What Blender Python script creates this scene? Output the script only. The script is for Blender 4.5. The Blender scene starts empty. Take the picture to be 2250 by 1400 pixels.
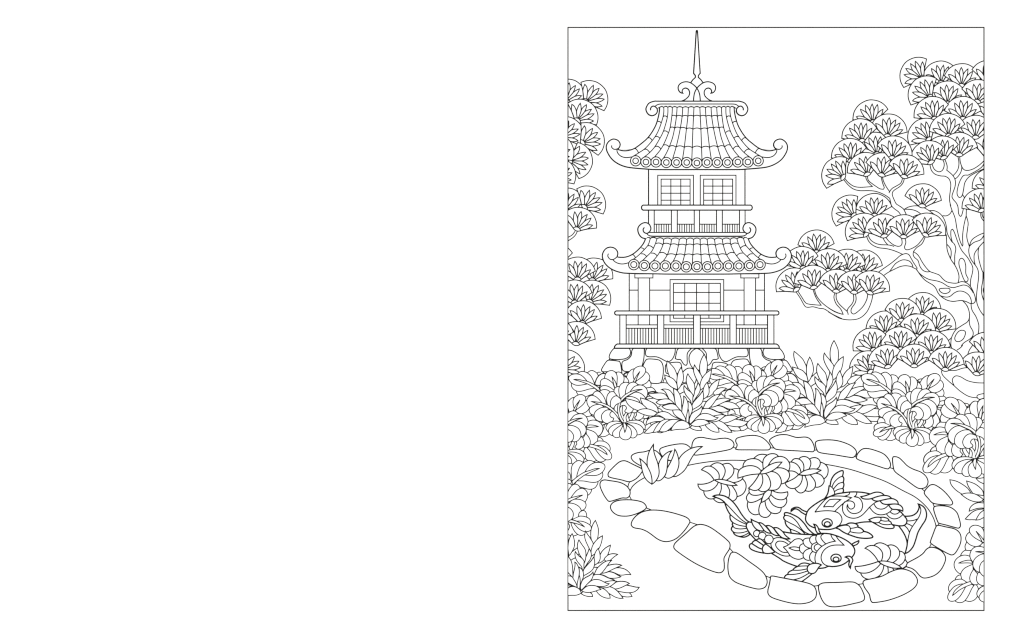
import bpy, bmesh, math, random
from mathutils import Vector
from mathutils.geometry import tessellate_polygon

# ---------------------------------------------------------------- camera, sky, sun, exposure
scene = bpy.context.scene
COL = scene.collection
K = 0.01                      # metres per drawing unit: the page is 22.5 m x 14 m
PW, PH = 2250.0, 1400.0
CAM_D = 200.0
cam_data = bpy.data.cameras.new("camera")
cam_data.sensor_width = 36.0
cam_data.lens = 36.0 * CAM_D / (PW * K)
cam_data.clip_start = 1.0
cam_data.clip_end = 1000.0
cam = bpy.data.objects.new("camera", cam_data)
cam.location = (0.0, -CAM_D, PH * K / 2)
cam.rotation_euler = (math.radians(90), 0, 0)
COL.objects.link(cam)
scene.camera = cam

world = bpy.data.worlds.new("World")
scene.world = world
world.use_nodes = True
bg = world.node_tree.nodes["Background"]
bg.inputs["Color"].default_value = (1.0, 1.0, 1.0, 1.0)      # an even white overcast sky
bg.inputs["Strength"].default_value = 0.15

sun_data = bpy.data.lights.new("sun", 'SUN')
sun_data.energy = 3.5
sun_data.angle = math.radians(0.5)
sun_data.color = (1.0, 0.995, 0.985)
sun = bpy.data.objects.new("sun", sun_data)
sun.rotation_euler = (math.radians(90), 0, 0)     # straight onto the page, like the light of a copying stand
COL.objects.link(sun)

scene.view_settings.view_transform = 'Standard'
scene.view_settings.look = 'None'
scene.view_settings.gamma = 1.0
scene.view_settings.use_curve_mapping = False
scene.view_settings.exposure = -0.06
scene.cycles.pixel_filter_type = "BLACKMAN_HARRIS"
scene.cycles.filter_width = 1.25
scene.cycles.use_denoising = False

# ---------------------------------------------------------------- materials
def mat_paper():
    m = bpy.data.materials.new("white_paper")
    m.use_nodes = True
    nt = m.node_tree
    b = nt.nodes["Principled BSDF"]
    b.inputs["Roughness"].default_value = 0.95
    b.inputs["Specular IOR Level"].default_value = 0.0
    n = nt.nodes.new("ShaderNodeTexNoise")
    n.inputs["Scale"].default_value = 9.0
    n.inputs["Detail"].default_value = 6.0
    r = nt.nodes.new("ShaderNodeValToRGB")
    r.color_ramp.elements[0].color = (0.87, 0.87, 0.865, 1)
    r.color_ramp.elements[1].color = (0.93, 0.93, 0.925, 1)
    nt.links.new(n.outputs["Fac"], r.inputs["Fac"])
    nt.links.new(r.outputs["Color"], b.inputs["Base Color"])
    return m

def mat_ink():
    m = bpy.data.materials.new("black_ink")
    m.use_nodes = True
    nt = m.node_tree
    b = nt.nodes["Principled BSDF"]
    b.inputs["Roughness"].default_value = 1.0
    b.inputs["Specular IOR Level"].default_value = 0.0
    n = nt.nodes.new("ShaderNodeTexNoise")
    n.inputs["Scale"].default_value = 60.0
    r = nt.nodes.new("ShaderNodeValToRGB")
    r.color_ramp.elements[0].color = (0.010, 0.0095, 0.009, 1)
    r.color_ramp.elements[1].color = (0.016, 0.0155, 0.015, 1)
    nt.links.new(n.outputs["Fac"], r.inputs["Fac"])
    nt.links.new(r.outputs["Color"], b.inputs["Base Color"])
    return m

PAPER, INK = mat_paper(), mat_ink()
LW = 1.6                      # pen weight
FX0, FX1, FY0, FY1 = 1248.0, 2162.0, 60.5, 1341.5      # the printed border, in drawing units

# ---------------------------------------------------------------- path language
# "x,y x,y! ..." : points of a smooth line, ! marks a corner; "N:" switches to another measuring window
WIN = {
 'PX': (0, 0, 1),
 'FS': (1970, 390, 15.558), 'F3': (1800, 210, 6.365), 'F4': (1970, 110, 6.365), 'F5': (1960, 250, 6.363),
 'F6': (1820, 390, 7.0), 'F7': (1960, 390, 7.0), 'F8': (1700, 490, 6.365), 'F9': (1820, 530, 7.368),
 'F10': (1860, 630, 7.0), 'F11': (1980, 560, 7.0), 'F12': (2000, 630, 5.6), 'F13': (1240, 165, 5.716),
 'F14': (1240, 400, 6.364), 'F15': (1240, 560, 5.185),
 'G1': (1320, 200, 7.368), 'G3': (1470, 50, 7.368), 'G4': (1320, 360, 5.386), 'G5': (1520, 360, 5.384),
 'G6': (1320, 590, 5.386), 'G7': (1520, 590, 5.384),
 'R1': (1880, 800, 14), 'R2': (1980, 800, 14), 'R3': (1900, 890, 14), 'R4': (1990, 890, 14),
 'B1': (1555, 780, 14), 'B2': (1650, 780, 14), 'B3': (1560, 860, 14), 'B4': (1660, 860, 14),
 'P1': (1730, 745, 15.556), 'P2': (1815, 745, 12.727), 'P3': (1725, 825, 11.667), 'P4': (1810, 840, 13.333),
 'Q5': (1245, 1130, 14), 'Q6': (1245, 1215, 12.727), 'Q7': (1310, 1190, 10.37),
 'S3': (1430, 770, 7.37), 'S2': (1360, 790, 7),
 'K1': (1310, 940, 7), 'K2': (1500, 940, 7), 'K3': (1780, 940, 5.385), 'K4': (1320, 1090, 7),
 'K5': (1580, 1180, 6.618), 'K6': (1880, 1100, 5.6), 'N1': (1395, 970, 14), 'T1': (2070, 1040, 8.75),
 'W1': (1525, 990, 11.667), 'W2': (1670, 985, 9.032), 'W5': (1870, 1180, 12.727),
 'V3': (1560, 1080, 10), 'V4': (1640, 1110, 9.333), 'V5': (1730, 1030, 9.333), 'V6': (1850, 1070, 9.335),
 'V7': (1720, 1160, 10.77),
}

def parse(s, f=None):
    ox, oy, sc = 0.0, 0.0, 1.0
    out = []
    for t in s.split():
        if t.endswith(':'):
            ox, oy, sc = WIN[t[:-1]]
            continue
        c = t.endswith('!')
        x, y = t.rstrip('!').split(',')
        p = (ox + float(x) / sc, oy + float(y) / sc)
        if f: p = f(p)
        out.append((p[0], p[1], c))
    return out

def cr(p0, p1, p2, p3, t):
    t2, t3 = t * t, t * t * t
    return tuple(0.5 * (2 * p1[i] + (p2[i] - p0[i]) * t + (2 * p0[i] - 5 * p1[i] + 4 * p2[i] - p3[i]) * t2
                        + (3 * p1[i] - p0[i] - 3 * p2[i] + p3[i]) * t3) for i in (0, 1))

def run(pts, step):
    n = len(pts)
    if n < 2: return list(pts)
    if n == 2:
        return [pts[0], pts[1]]
    a = tuple(3 * pts[0][i] - 3 * pts[1][i] + pts[2][i] for i in (0, 1))
    b = tuple(3 * pts[-1][i] - 3 * pts[-2][i] + pts[-3][i] for i in (0, 1))
    # damp the end guesses so that short end spans stay calm
    a = tuple(0.5 * a[i] + 0.5 * (2 * pts[0][i] - pts[1][i]) for i in (0, 1))
    b = tuple(0.5 * b[i] + 0.5 * (2 * pts[-1][i] - pts[-2][i]) for i in (0, 1))
    q = [a] + list(pts) + [b]
    out = []
    for i in range(1, n):
        p0, p1, p2, p3 = q[i - 1], q[i], q[i + 1], q[i + 2]
        d = math.dist(p1, p2)
        m = max(1, min(9, int(round(d / step))))
        for k in range(m):
            out.append(cr(p0, p1, p2, p3, k / m))
    out.append(pts[-1])
    return out

def smooth(P, closed, step=2.6):
    pts = [(p[0], p[1]) for p in P]
    cor = [i for i, p in enumerate(P) if p[2]]
    n = len(pts)
    if not closed:
        cuts = sorted(set([0, n - 1] + cor))
        out = []
        for a, b in zip(cuts, cuts[1:]):
            r = run(pts[a:b + 1], step)
            out += r if not out else r[1:]
        return out
    if not cor:
        out = []
        for i in range(n):
            p0, p1, p2, p3 = pts[i - 1], pts[i], pts[(i + 1) % n], pts[(i + 2) % n]
            m = max(1, min(9, int(round(math.dist(p1, p2) / step))))
            for k in range(m):
                out.append(cr(p0, p1, p2, p3, k / m))
        return out
    s = cor[0]
    pts = pts[s:] + pts[:s] + [pts[s]]
    cuts = [c - s for c in cor] + [n]
    out = []
    for a, b in zip(cuts, cuts[1:]):
        out += run(pts[a:b + 1], step)[:-1]
    return out

def area(p):
    return 0.5 * sum(p[i - 1][0] * p[i][1] - p[i][0] * p[i - 1][1] for i in range(len(p)))

# ---------------------------------------------------------------- mesh builder
class MB:
    """Collects solids (white plates) and raised ink lines. d = height above the page towards the camera, metres."""
    def __init__(self, d=0.0, f=None, w=1.4):
        self.v, self.fc, self.m = [], [], []
        self.d, self.f, self.w = d, f, w
    def W(self, p, d):
        return ((p[0] - PW / 2) * K, -d, (PH - p[1]) * K)
    def up(self, dz=0.0016):
        self.d += dz
    def plate(self, pts, top, bottom):
        if len(pts) < 3: return
        q = []
        for p in pts:
            if not q or math.dist(p, q[-1]) > 0.02: q.append(p)
        pts = q
        if len(pts) < 3: return
        if area(pts) > 0: pts = pts[::-1]
        n = len(pts); b = len(self.v)
        self.v += [self.W(p, top) for p in pts] + [self.W(p, bottom) for p in pts]
        tri = tessellate_polygon([[Vector((p[0], p[1], 0)) for p in pts]])
        for t in tri:
            a, c, e = t
            if (pts[c][0] - pts[a][0]) * (pts[e][1] - pts[a][1]) - (pts[c][1] - pts[a][1]) * (pts[e][0] - pts[a][0]) > 0:
                a, e = e, a
            self.fc.append((b + a, b + c, b + e)); self.m.append(0)
            self.fc.append((b + n + e, b + n + c, b + n + a)); self.m.append(0)
        for i in range(n):
            j = (i + 1) % n
            self.fc.append((b + i, b + n + i, b + n + j, b + j)); self.m.append(0)
    def ribbon(self, pts, w, d, closed=False, h=0.0005, mat=1):
        q = []
        for p in pts:
            if not q or math.dist(p, q[-1]) > 0.05: q.append(p)
        if closed and len(q) > 2 and math.dist(q[0], q[-1]) < 0.05: q.pop()
        n = len(q)
        if n < 2: return
        if not closed:      # run the ends on a little so that joints close
            for a, b in ((0, 1), (-1, -2)):
                L = math.dist(q[a], q[b]) or 1
                q[a] = (q[a][0] + (q[a][0] - q[b][0]) / L * 0.35, q[a][1] + (q[a][1] - q[b][1]) / L * 0.35)
        L_, R_ = [], []
        for i in range(n):
            p = q[i]
            a = q[i - 1] if (i > 0 or closed) else None
            c = q[(i + 1) % n] if (i < n - 1 or closed) else None
            def unit(u, v):
                l = math.dist(u, v) or 1
                return ((v[0] - u[0]) / l, (v[1] - u[1]) / l)
            if a is None: t1 = t2 = unit(p, c)
            elif c is None: t1 = t2 = unit(a, p)
            else: t1, t2 = unit(a, p), unit(p, c)
            nx, ny = -(t1[1] + t2[1]), t1[0] + t2[0]
            l = math.hypot(nx, ny)
            if l < 0.25:
                nx, ny, k = -t1[1], t1[0], 1.0
            else:
                nx, ny = nx / l, ny / l
                k = min(1.8, 1.0 / max(0.2, nx * -t1[1] + ny * t1[0]))
            hw = w * LW / 2 * k
            L_.append((p[0] + nx * hw, p[1] + ny * hw)); R_.append((p[0] - nx * hw, p[1] - ny * hw))
        b = len(self.v)
        for i in range(n):
            self.v += [self.W(L_[i], d - 0.0003), self.W(L_[i], d + h), self.W(R_[i], d + h), self.W(R_[i], d - 0.0004)]
        for i in range(n if closed else n - 1):
            j = (i + 1) % n
            A, B = b + 4 * i, b + 4 * j
            for k in range(3):
                self.fc.append((A + k, A + k + 1, B + k + 1, B + k)); self.m.append(mat)
    # -- drawing verbs
    def leaf(self, s, th=0.012, w=None, dz=0.0016, stroke=True, f=None):
        """closed plate with an inked rim, laid on top of what came before"""
        pts = smooth(parse(s, f or self.f), True)
        self.plate(pts, self.d, self.d - th)
        if stroke: self.ribbon(pts, w or self.w, self.d, True)
        self.up(dz)
    def leaves(self, *ss, **k):
        for s in ss: self.leaf(s, **k)
    def line(self, s, w=None, f=None):
        self.ribbon(smooth(parse(s, f or self.f), False), w or self.w, self.d)
    def line_where(self, s, keep, w=None):
        """the stretches of a line for which keep(x, y) holds"""
        cur = []
        for p in smooth(parse(s), False) + [None]:
            if p is not None and keep(p[0], p[1]): cur.append(p)
            else:
                if len(cur) > 1: self.ribbon(cur, w or self.w, self.d)
                cur = []
    def lines(self, *ss, **k):
        for s in ss: self.line(s, **k)
    def pts_line(self, pts, w=None, closed=False):
        self.ribbon(pts, w or self.w, self.d, closed)
    def rect(self, x0, y0, x1, y1, th, w=None, stroke=True, dz=0.0016):
        p = [(x0, y0), (x1, y0), (x1, y1), (x0, y1)]
        self.plate(p, self.d, self.d - th)
        if stroke: self.ribbon(p, w or self.w, self.d, True)
        self.up(dz)
    def disc(self, cx, cy, rx, ry, th, w=None, n=40, fill=True, dz=0.0016):
        p = [(cx + rx * math.cos(2 * math.pi * i / n), cy + ry * math.sin(2 * math.pi * i / n)) for i in range(n)]
        if fill: self.plate(p, self.d, self.d - th)
        self.ribbon(p, w or self.w, self.d, True)
        self.up(dz)
    def band(self, s, w, th=0.03, f=None):
        """a limb: white body of a given width along a line, without ink"""
        c = smooth(parse(s, f or self.f), False, 4)
        n = len(c); L_, R_ = [], []
        for i in range(n):
            a, b = c[max(0, i - 1)], c[min(n - 1, i + 1)]
            l = math.dist(a, b) or 1
            nx, ny = -(b[1] - a[1]) / l, (b[0] - a[0]) / l
            ww = w if not isinstance(w, tuple) else w[0] + (w[1] - w[0]) * i / (n - 1)
            L_.append((c[i][0] + nx * ww / 2, c[i][1] + ny * ww / 2)); R_.append((c[i][0] - nx * ww / 2, c[i][1] - ny * ww / 2))
        self.plate(L_ + R_[::-1], self.d, self.d - th)
        self.up(0.0006)
    def build(self, name, parent=None, clip=True, label=None):
        me = bpy.data.meshes.new(name)
        off = parent.matrix_basis.translation if parent is not None else None
        ox = oy = oz = 0.0
        if parent is not None:
            r = parent
            while r is not None:
                ox += r.location.x; oy += r.location.y; oz += r.location.z
                r = r.parent
        me.from_pydata([(x - ox, y - oy, z - oz) for x, y, z in self.v], [], self.fc)
        me.materials.append(PAPER); me.materials.append(INK)
        me.polygons.foreach_set("material_index", self.m)
        me.update()
        if clip and self.v:
            x0, x1 = (FX0 - PW / 2) * K, (FX1 - PW / 2) * K
            xs = [v[0] for v in self.v]
            if min(xs) < x0 or max(xs) > x1:
                bm = bmesh.new(); bm.from_mesh(me)
                for X, nrm in ((x0 + 0.007, -1), (x1 - 0.011, 1)):
                    g = bm.verts[:] + bm.edges[:] + bm.faces[:]
                    bmesh.ops.bisect_plane(bm, geom=g, dist=1e-5, plane_co=(X - ox, 0, 0), plane_no=(nrm, 0, 0), clear_outer=True)
                bm.to_mesh(me); bm.free(); me.update()
                if not len(me.polygons): return None
        o = bpy.data.objects.new(name, me)
        COL.objects.link(o)
        if parent is not None: o.parent = parent
        if label: o['label'] = label
        return o

def tag(o, label=None, cat=None, group=None, kind=None):
    if label: o['label'] = label
    if cat: o['category'] = cat
    if group: o['group'] = group
    if kind: o['kind'] = kind
    return o

def thing(name, px, py, d, label, cat, group=None):
    o = bpy.data.objects.new(name, None)
    o.empty_display_size = 0.1
    o.location = ((px - PW / 2) * K, -d, (PH - py) * K)
    COL.objects.link(o)
    return tag(o, label, cat, group)

# ---------------------------------------------------------------- the page itself
m = MB(0.0)
m.plate([(-700, -500), (2950, -500), (2950, 1900), (-700, 1900)], 0.0, -0.05)
tag(m.build('page', clip=False), 'blank white page on which the whole garden is drawn', None, None, 'structure')
del m
b_ = MB(0.004, w=1.5)
b_.ribbon([(FX0, FY0), (FX1, FY0), (FX1, FY1), (FX0, FY1)], 1.5, 0.004, True, h=0.02)
tag(b_.build('border_frame', clip=False), 'thin black rectangular border line around the garden drawing', 'border')
# ---------------------------------------------------------------- pine fans
FAN_H = (872, 925)
FAN_OUT = "285,630! 400,440 540,320 700,245 900,218 1080,240 1240,320 1380,440 1480,600 1530,785! 1240,890! 1100,955 1015,1000! 960,1030 880,1042 800,1020 738,972! 530,795!"
FAN_LEAVES = [
 "430,590! 520,600 620,660 700,740 770,840 825,910! 738,968! 640,880 530,790 470,690",
 "665,410! 655,500 668,620 695,730 765,830 828,908! 858,900! 850,780 825,650 790,570 730,480",
 "878,350! 830,450 812,570 840,700 858,900! 885,900! 915,750 940,600 930,480 905,400",
 "1108,400! 1020,480 945,590 925,720 885,900! 920,905! 990,780 1060,660 1095,540",
 "1262,495! 1180,545 1080,640 1000,770 920,905! 965,935! 1060,850 1160,760 1220,650 1250,570",
 "1375,720! 1270,730 1150,780 1050,850 965,935! 1012,995! 1120,940 1220,890 1300,820",
]
FAN_CAP = "738,970! 800,922 870,905 945,925 1015,998! 960,1030 880,1042 800,1020"
FAN_TIPS = [(430, 590), (665, 410), (878, 350), (1108, 400), (1262, 495), (1375, 720)]

def fan(parent, win, hx, hy, k0, tips, d, w=1.45):
    """one needle fan, fitted (turn, place, size) to its hub and the tips of its leaves k0, k0+1, ..."""
    ox, oy, sc = WIN[win]
    src = [FAN_H]; dst = [(ox + hx / sc, oy + hy / sc)]; wt = [0.7]
    for i, t in enumerate(tips.split()):
        tx, ty = map(float, t.split(','))
        src.append(FAN_TIPS[k0 - 1 + i]); dst.append((ox + tx / sc, oy + ty / sc)); wt.append(1.0)
    S = sum(wt)
    cs = complex(sum(w_ * p[0] for w_, p in zip(wt, src)) / S, sum(w_ * p[1] for w_, p in zip(wt, src)) / S)
    cd = complex(sum(w_ * p[0] for w_, p in zip(wt, dst)) / S, sum(w_ * p[1] for w_, p in zip(wt, dst)) / S)
    num = sum(w_ * (complex(*q) - cd) * (complex(*p) - cs).conjugate() for w_, p, q in zip(wt, src, dst))
    den = sum(w_ * abs(complex(*p) - cs) ** 2 for w_, p in zip(wt, src))
    m = num / den
    g = abs(m) * 15.558
    m *= min(1.06, max(0.94, g)) / g
    def f(p):
        z = (complex(p[0], p[1]) - cs) * m + cd
        return (z.real, z.imag)
    b = MB(d, f, w)
    b.leaf(FAN_OUT, th=0.010, dz=0.0003)
    for l in FAN_LEAVES: b.leaf(l, th=0.002, dz=0.00012)
    b.leaf(FAN_CAP, th=0.003)
    return b.build('needle_fan', parent)

def fans(parent, rows, d0, step=0.0024):
    d = d0
    for r in rows:
        fan(parent, *r, d)
        d += step
    return d

# ---------------------------------------------------------------- pine tree on the right
pine = thing('pine_tree', 2140, 830, 0.0, 'big gnarled pine with a twisting trunk and fan shaped needle clusters at the right border', 'tree', 'pine trees')
t = MB(0.012, w=1.35)
# white bodies of trunk and limbs (they hide what lies behind them)
for s, w in (
  ("PX: 2161,880 2110,850 2070,815", 30), ("PX: 2098,800 2110,755 2130,725 2142,690 2135,655 2130,620 2128,590 2115,560 2100,540 2090,505", 26),
  ("PX: 2160,640 2150,600 2140,560 2125,520 2105,470 2095,430 2092,390 2080,375", 22),
  ("PX: 2130,400 2140,450 2120,480 2110,520 2135,560 2150,640", 16),
  ("PX: 2160,350 2135,370 2110,385 2095,420", 10), ("PX: 2160,560 2145,600 2155,650", 12),
  ("PX: 2050,378 2058,388 2085,400", 8), ("PX: 2095,350 2103,375 2095,392", 6),
  ("PX: 2135,650 2100,625 2060,615 2030,595 2015,570 2000,560", 22), ("PX: 2000,562 1975,565 1955,585 1945,605", 11),
  ("PX: 2015,580 2000,560 1975,545 1940,530", 12), ("PX: 1855,385 1880,407 1920,412 1950,422 1970,450 1985,480 2020,480", 7),
  ("PX: 1975,400 1968,415 1955,430 1975,450", 8), ("PX: 2020,460 2050,465 2080,500", 14),
  ("PX: 1752,640 1765,668 1800,676 1840,695 1870,700 1900,685 1912,650", 9)):
    t.band(s, w, th=0.012)
t.up(0.001)
TRUNK_LINES = [
 "F11: 725,0 760,70 820,150 870,250 890,340 875,430", "F11: 765,-20 760,65", "F11: 830,-10 820,80 825,150",
 "F11: 975,0 1050,90 1100,190 1095,280 1070,380 1065,480", "F11: 1050,0 1080,80 1140,160! 1180,230 1192,330 1175,480 1160,620 1165,740 1210,850 1270,935",
 "F11: 1128,0 1125,80 1140,160", "F11: 1188,0 1205,110 1230,200 1255,265 1272,276", "F11: 1258,275 1255,400 1238,500 1240,600 1270,700",
 "F11: 1270,505 1262,545 1270,585",
 "F11: 945,705 1010,780 1045,870 1050,960 1020,1030 930,1090 840,1155 780,1260 765,1350 768,1400",
 "F11: 1075,750 1090,850 1150,950 1190,1060 1195,1130 1185,1215", "F11: 1050,960 1055,1080 1105,1180 1100,1250 1050,1300 970,1350 925,1400",
 "F11: 735,1312 775,1275", "F12: 500,635 495,700 510,755", "F12: 770,600 750,630 670,680 630,740 575,780", "F12: 765,725 725,785 708,835",
 "F5: 530,710 550,790 600,845 680,870 740,875 795,910 820,980 815,1070 803,1200 830,1320 860,1400",
 "F5: 560,700 590,775 650,812 705,790 730,715 712,648", "F5: 740,640 770,730 765,790! 850,865 885,940 880,1020 840,1140 850,1190 910,1270 935,1400",
 "F5: 920,595 935,700 915,790 850,870", "F5: 945,595 955,680 975,750 960,820 920,880 880,912",
 "F5: 975,740 1010,785 1070,792 1150,765 1230,710 1287,655", "F5: 1287,690 1250,750 1160,810 1060,860! 1000,865 960,920 925,1010 908,1110 930,1165 960,1168 985,1130 1000,1060 1020,960 1080,880 1180,820 1287,768",
 "F5: 985,1130 1010,1170",
 "F7: 895,60 905,140 885,290 890,400 920,500 970,630 1000,800 1040,960 1080,1055! 1090,1040 1085,900 1105,740 1140,590",
 "F7: 968,30 975,80 960,180 922,290! 960,350 1010,440 1025,560 1055,600 1075,570 1095,490", "F7: 965,25 1000,-5",
 "F7: 1090,265 1110,300", "F7: 780,588 840,590 890,560 920,510", "F7: 1143,495 1140,590! 1170,700 1160,800 1150,920 1190,1065! 1180,1140 1205,1240 1270,1340 1320,1395",
 "F7: 1190,1060 1230,960 1320,895 1412,855", "F7: 1195,1055 1260,1000 1360,960 1412,890", "F7: 1412,990 1335,1075 1270,1170 1262,1260 1280,1350",
 "F7: 1335,1080 1325,1200 1368,1400",
 "F7: 580,510 660,515 740,560 800,640 835,750 850,860 900,960 925,995! 960,1030 980,1100 965,1200 965,1340",
 "F7: 835,880 840,1000 850,1120 900,1250 965,1345", "F7: 845,1030 900,1100 910,1180 895,1250",
 "F7: 930,1000 905,900 908,810 930,797 960,850 1010,990 1070,1120 1160,1230 1210,1320 1235,1400",
 "F7: 190,490! 270,450 380,437 480,462 560,505 650,570", "F7: 190,490 300,495 380,520 440,560", "F7: 325,605 380,580 430,570",
 "F7: 1365,540 1370,610 1412,672", "F7: 1385,540 1390,590 1412,630",
 "F6: 235,30 300,110 380,175 480,203 620,203 730,215 850,260 945,322! 955,370 975,440 1020,485 1080,530 1110,575",
 "F6: 255,15 310,80 390,135 480,152 580,148 680,140! 630,95 590,40 575,-10", "F3: 675,1130 690,1190 750,1240 800,1275 850,1305 900,1310 910,1290 885,1220 865,1135",
 "F3: 885,1135 900,1200 940,1280 985,1345! 1020,1300 1080,1265 1140,1225 1165,1155", "F3: 990,1335 975,1365",
 "F6: 1170,5 1150,80 1100,140 1010,200 985,240 990,290 1040,400 1080,430 1150,480 1180,530 1200,575",
 "F6: 590,905 620,980 680,1040 770,1080 900,1097 1020,1130 1145,1185", "F6: 615,890 650,960 720,1010 800,1033 900,1038 960,1045 1010,1062",
 "F6: 840,930 870,985 915,1037", "F6: 885,920 930,980 1000,1035 1070,1060 1120,1045 1135,1000 1125,935",
 "F7: 200,940 212,1000 192,1070 205,1105 240,1113 310,1090 390,1040 450,970 495,905", "F7: 510,915 460,1020 380,1080 330,1140! 325,1190 F11: 205,40 260,90 285,170 330,235 390,262 440,258",
 "F7: 335,1145 390,1185 430,1240 F11: 310,90 370,180 440,255 520,285 590,315 640,370 700,415 790,435 860,435 930,412 1000,430 1060,480 1110,570 1140,660 1138,720 1105,750 1060,748 1000,720 930,703 860,710 790,717 700,695 620,645 570,590 530,510 480,460 380,400 310,330 240,230",
 "F9: 815,500 900,440 1000,370 F7: 60,1260 130,1200 210,1172 260,1190 290,1240 330,1310 385,1395 F11: 240,225", "F9: 905,550 980,500 1100,440 F7: 60,1400 130,1370 210,1358 290,1370 F11: 160,185 240,225", "F9: 990,495 1050,410 F7: 60,1320 140,1275 200,1268 270,1290 310,1340 F11: 180,190",
 "F11: 240,235 310,310 420,375 560,405 640,435 720,485 800,505 880,485 960,465 1030,485 1080,540 1110,590", "F11: 590,625 680,650 750,640 820,585 890,558 970,570 1040,620 1075,690 1080,745",
 "F8: 315,970 370,1050 420,1140 450,1175 490,1180 550,1173 640,1195 710,1205 820,1275 955,1340", "F8: 340,955 400,1050 440,1110 490,1135 665,1152! 600,1060 565,980 550,925",
 "F8: 570,925 600,1020 670,1110 770,1190 870,1245 960,1278", "F9: 105,845 92,920 130,1020 200,1100 240,1185! 120,1150 0,1080", "F9: 130,845 130,930 170,1010 250,1090 305,1140 322,1190",
 "F9: 405,860 410,950 380,1020 320,1090 305,1145", "F9: 440,860 450,940 430,1010 375,1090 370,1150 405,1180 460,1155 560,1060 620,950 637,855",
 "F9: 720,870 690,1000 620,1150 500,1250 350,1275 200,1255 100,1205 0,1145",
]
for q in TRUNK_LINES:
    n = q.split()[0][:-1]; one = q.count(':') == 1
    if one and n == 'F11': t.line_where(q, lambda x, y: y > 575 or x < 2060)
    elif one and n == 'F7': t.line_where(q, lambda x, y: x < 2055 or (449 < y < 578.5))
    elif one and n == 'F5': t.line_where(q, lambda x, y: y < 453)
    elif one and n == 'F12': t.line_where(q, lambda x, y: y > 757)
    else: t.line(q)
for s in ("F11: 600,520 720,515 750,530 750,560 720,585 670,597 620,580 588,545", "F11: 990,415 960,370 920,260 890,150 895,80 930,53 970,85 993,170 995,290 1030,370 1015,412",
          "F11: 940,1160 985,1180 985,1230 950,1300 890,1335 840,1325 825,1280 850,1220 890,1175", "F5: 985,745 985,745"):
    p = parse(s)
    if len(p) > 3: t.pts_line(smooth(p, True), closed=True)
t.build('trunk', pine)
r = MB(0.016, w=1.35)
r.plate(smooth(parse("F12: 385,1040 400,1090 470,1160 540,1220 620,1290 720,1350 830,1368! 915,1380! 915,1000! 700,997 560,1030 480,1030"), True), r.d, r.d - 0.012)
r.lines("F12: 385,1035 400,1090 470,1160 540,1220 620,1290 720,1350 830,1368", "F12: 480,1030 560,1030 640,1005 700,997", "F12: 655,950 700,997",
        "F12: 908,1185 800,1180 700,1155 620,1110 560,1098 522,1130 520,1170 540,1215", "F12: 908,1315 840,1330 820,1350 845,1385 908,1370")
r.build('root', pine)

fans(pine, [  # right hand crown, back to front
 ('F4', 620, 440, 2, "485,255 572,217 648,212"), ('F4', 345, 365, 1, "108,465 100,347 128,262 195,195 263,160 363,172"),
 ('F4', 908, 475, 1, "725,347 820,268 905,245 995,262 1062,305"), ('F4', 1270, 433, 1, "1115,268"),
 ('F4', 712, 722, 1, "520,597 612,518 697,490 790,505 857,540 910,630"), ('F4', 462, 640, 1, "215,710 220,587 252,510 325,447 398,420 495,437"),
 ('F4', 1320, 950, 1, "1165,785"), ('F4', 1130, 700, 1, "970,538 1080,480 1163,472"),
 ('F4', 925, 940, 1, "725,825 812,742 895,708 988,715 1058,750 1115,832"), ('F4', 525, 938, 1, "285,905 338,793 403,735 493,708 575,712 652,775"),
 ('F5', 1330, 570, 1, "1175,405"), ('F4', 1097, 1205, 1, "900,1095 985,1008 1065,970 1158,978"),
 ('F4', 438, 1232, 1, "205,1277 218,1155 262,1080 340,1027 412,1008"), ('F4', 730, 1175, 1, "505,1103 573,1003 643,955 740,945 812,965 885,1037"),
 ('F5', 935, 555, 3, "908,320 1002,328 1072,362 1128,447"), ('F5', 715, 598, 4, "703,365 778,375 857,440"),
 ('F5', 535, 662, 2, "343,540 397,470 485,435 560,432 652,485")], 0.020, 0.0022)
fans(pine, [  # upper middle bough
 ('F3', 742, 350, 1, "517,300 577,190 643,137 737,118 815,130 890,195"), ('F3', 790, 798, 2, "630,650 690,590 785,568 862,580"),
 ('F3', 955, 545, 1, "790,395 890,330 977,313 1070,340 1130,385 1168,482"), ('F3', 590, 610, 1, "360,560 420,455 490,403 582,380 658,395 735,462"),
 ('F3', 435, 885, 1, "215,835 278,730 343,675 435,658 515,668 590,735"), ('F3', 322, 1128, 1, "112,1240 90,1120 105,1030 165,960 230,920 330,920"),
 ('F3', 665, 1085, 1, "435,1040 490,935 557,877 648,855"), ('F3', 870, 1095, 1, "715,930 820,868 907,857"),
 ('F3', 1020, 855, 1, "870,690 978,632 1060,622 1150,655 1212,705"), ('F3', 1185, 1118, 1, "1035,955 1140,890 1225,882")], 0.060, 0.0022)
fans(pine, [('F5', 1395, 1048, 1, "1160,1000 1230,900"), ('F5', 1245, 1335, 1, "1020,1283 1083,1178 1150,1125 1240,1103")], 0.024, 0.0042)
fans(pine, [('FS', 872, 925, 1, "430,590 665,410 878,350 1108,400 1262,495 1375,720")], 0.022)
fans(pine, [  # middle bough
 ('F6', 705, 560, 1, "480,455 568,355 655,312 757,312 835,345 903,433"), ('F6', 372, 575, 1, "135,682 115,550 140,457 208,378 280,338 395,340"),
 ('F6', 568, 858, 1, "320,912 328,778 375,692 457,632 537,607"), ('F6', 855, 880, 1, "613,797 692,690 772,638 878,625"),
 ('F6', 1155, 890, 1, "945,755 1045,667 1137,635 1240,650"), ('F7', 515, 855, 1, "375,660 505,615 600,620 690,667 747,735 765,845")], 0.024)
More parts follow.
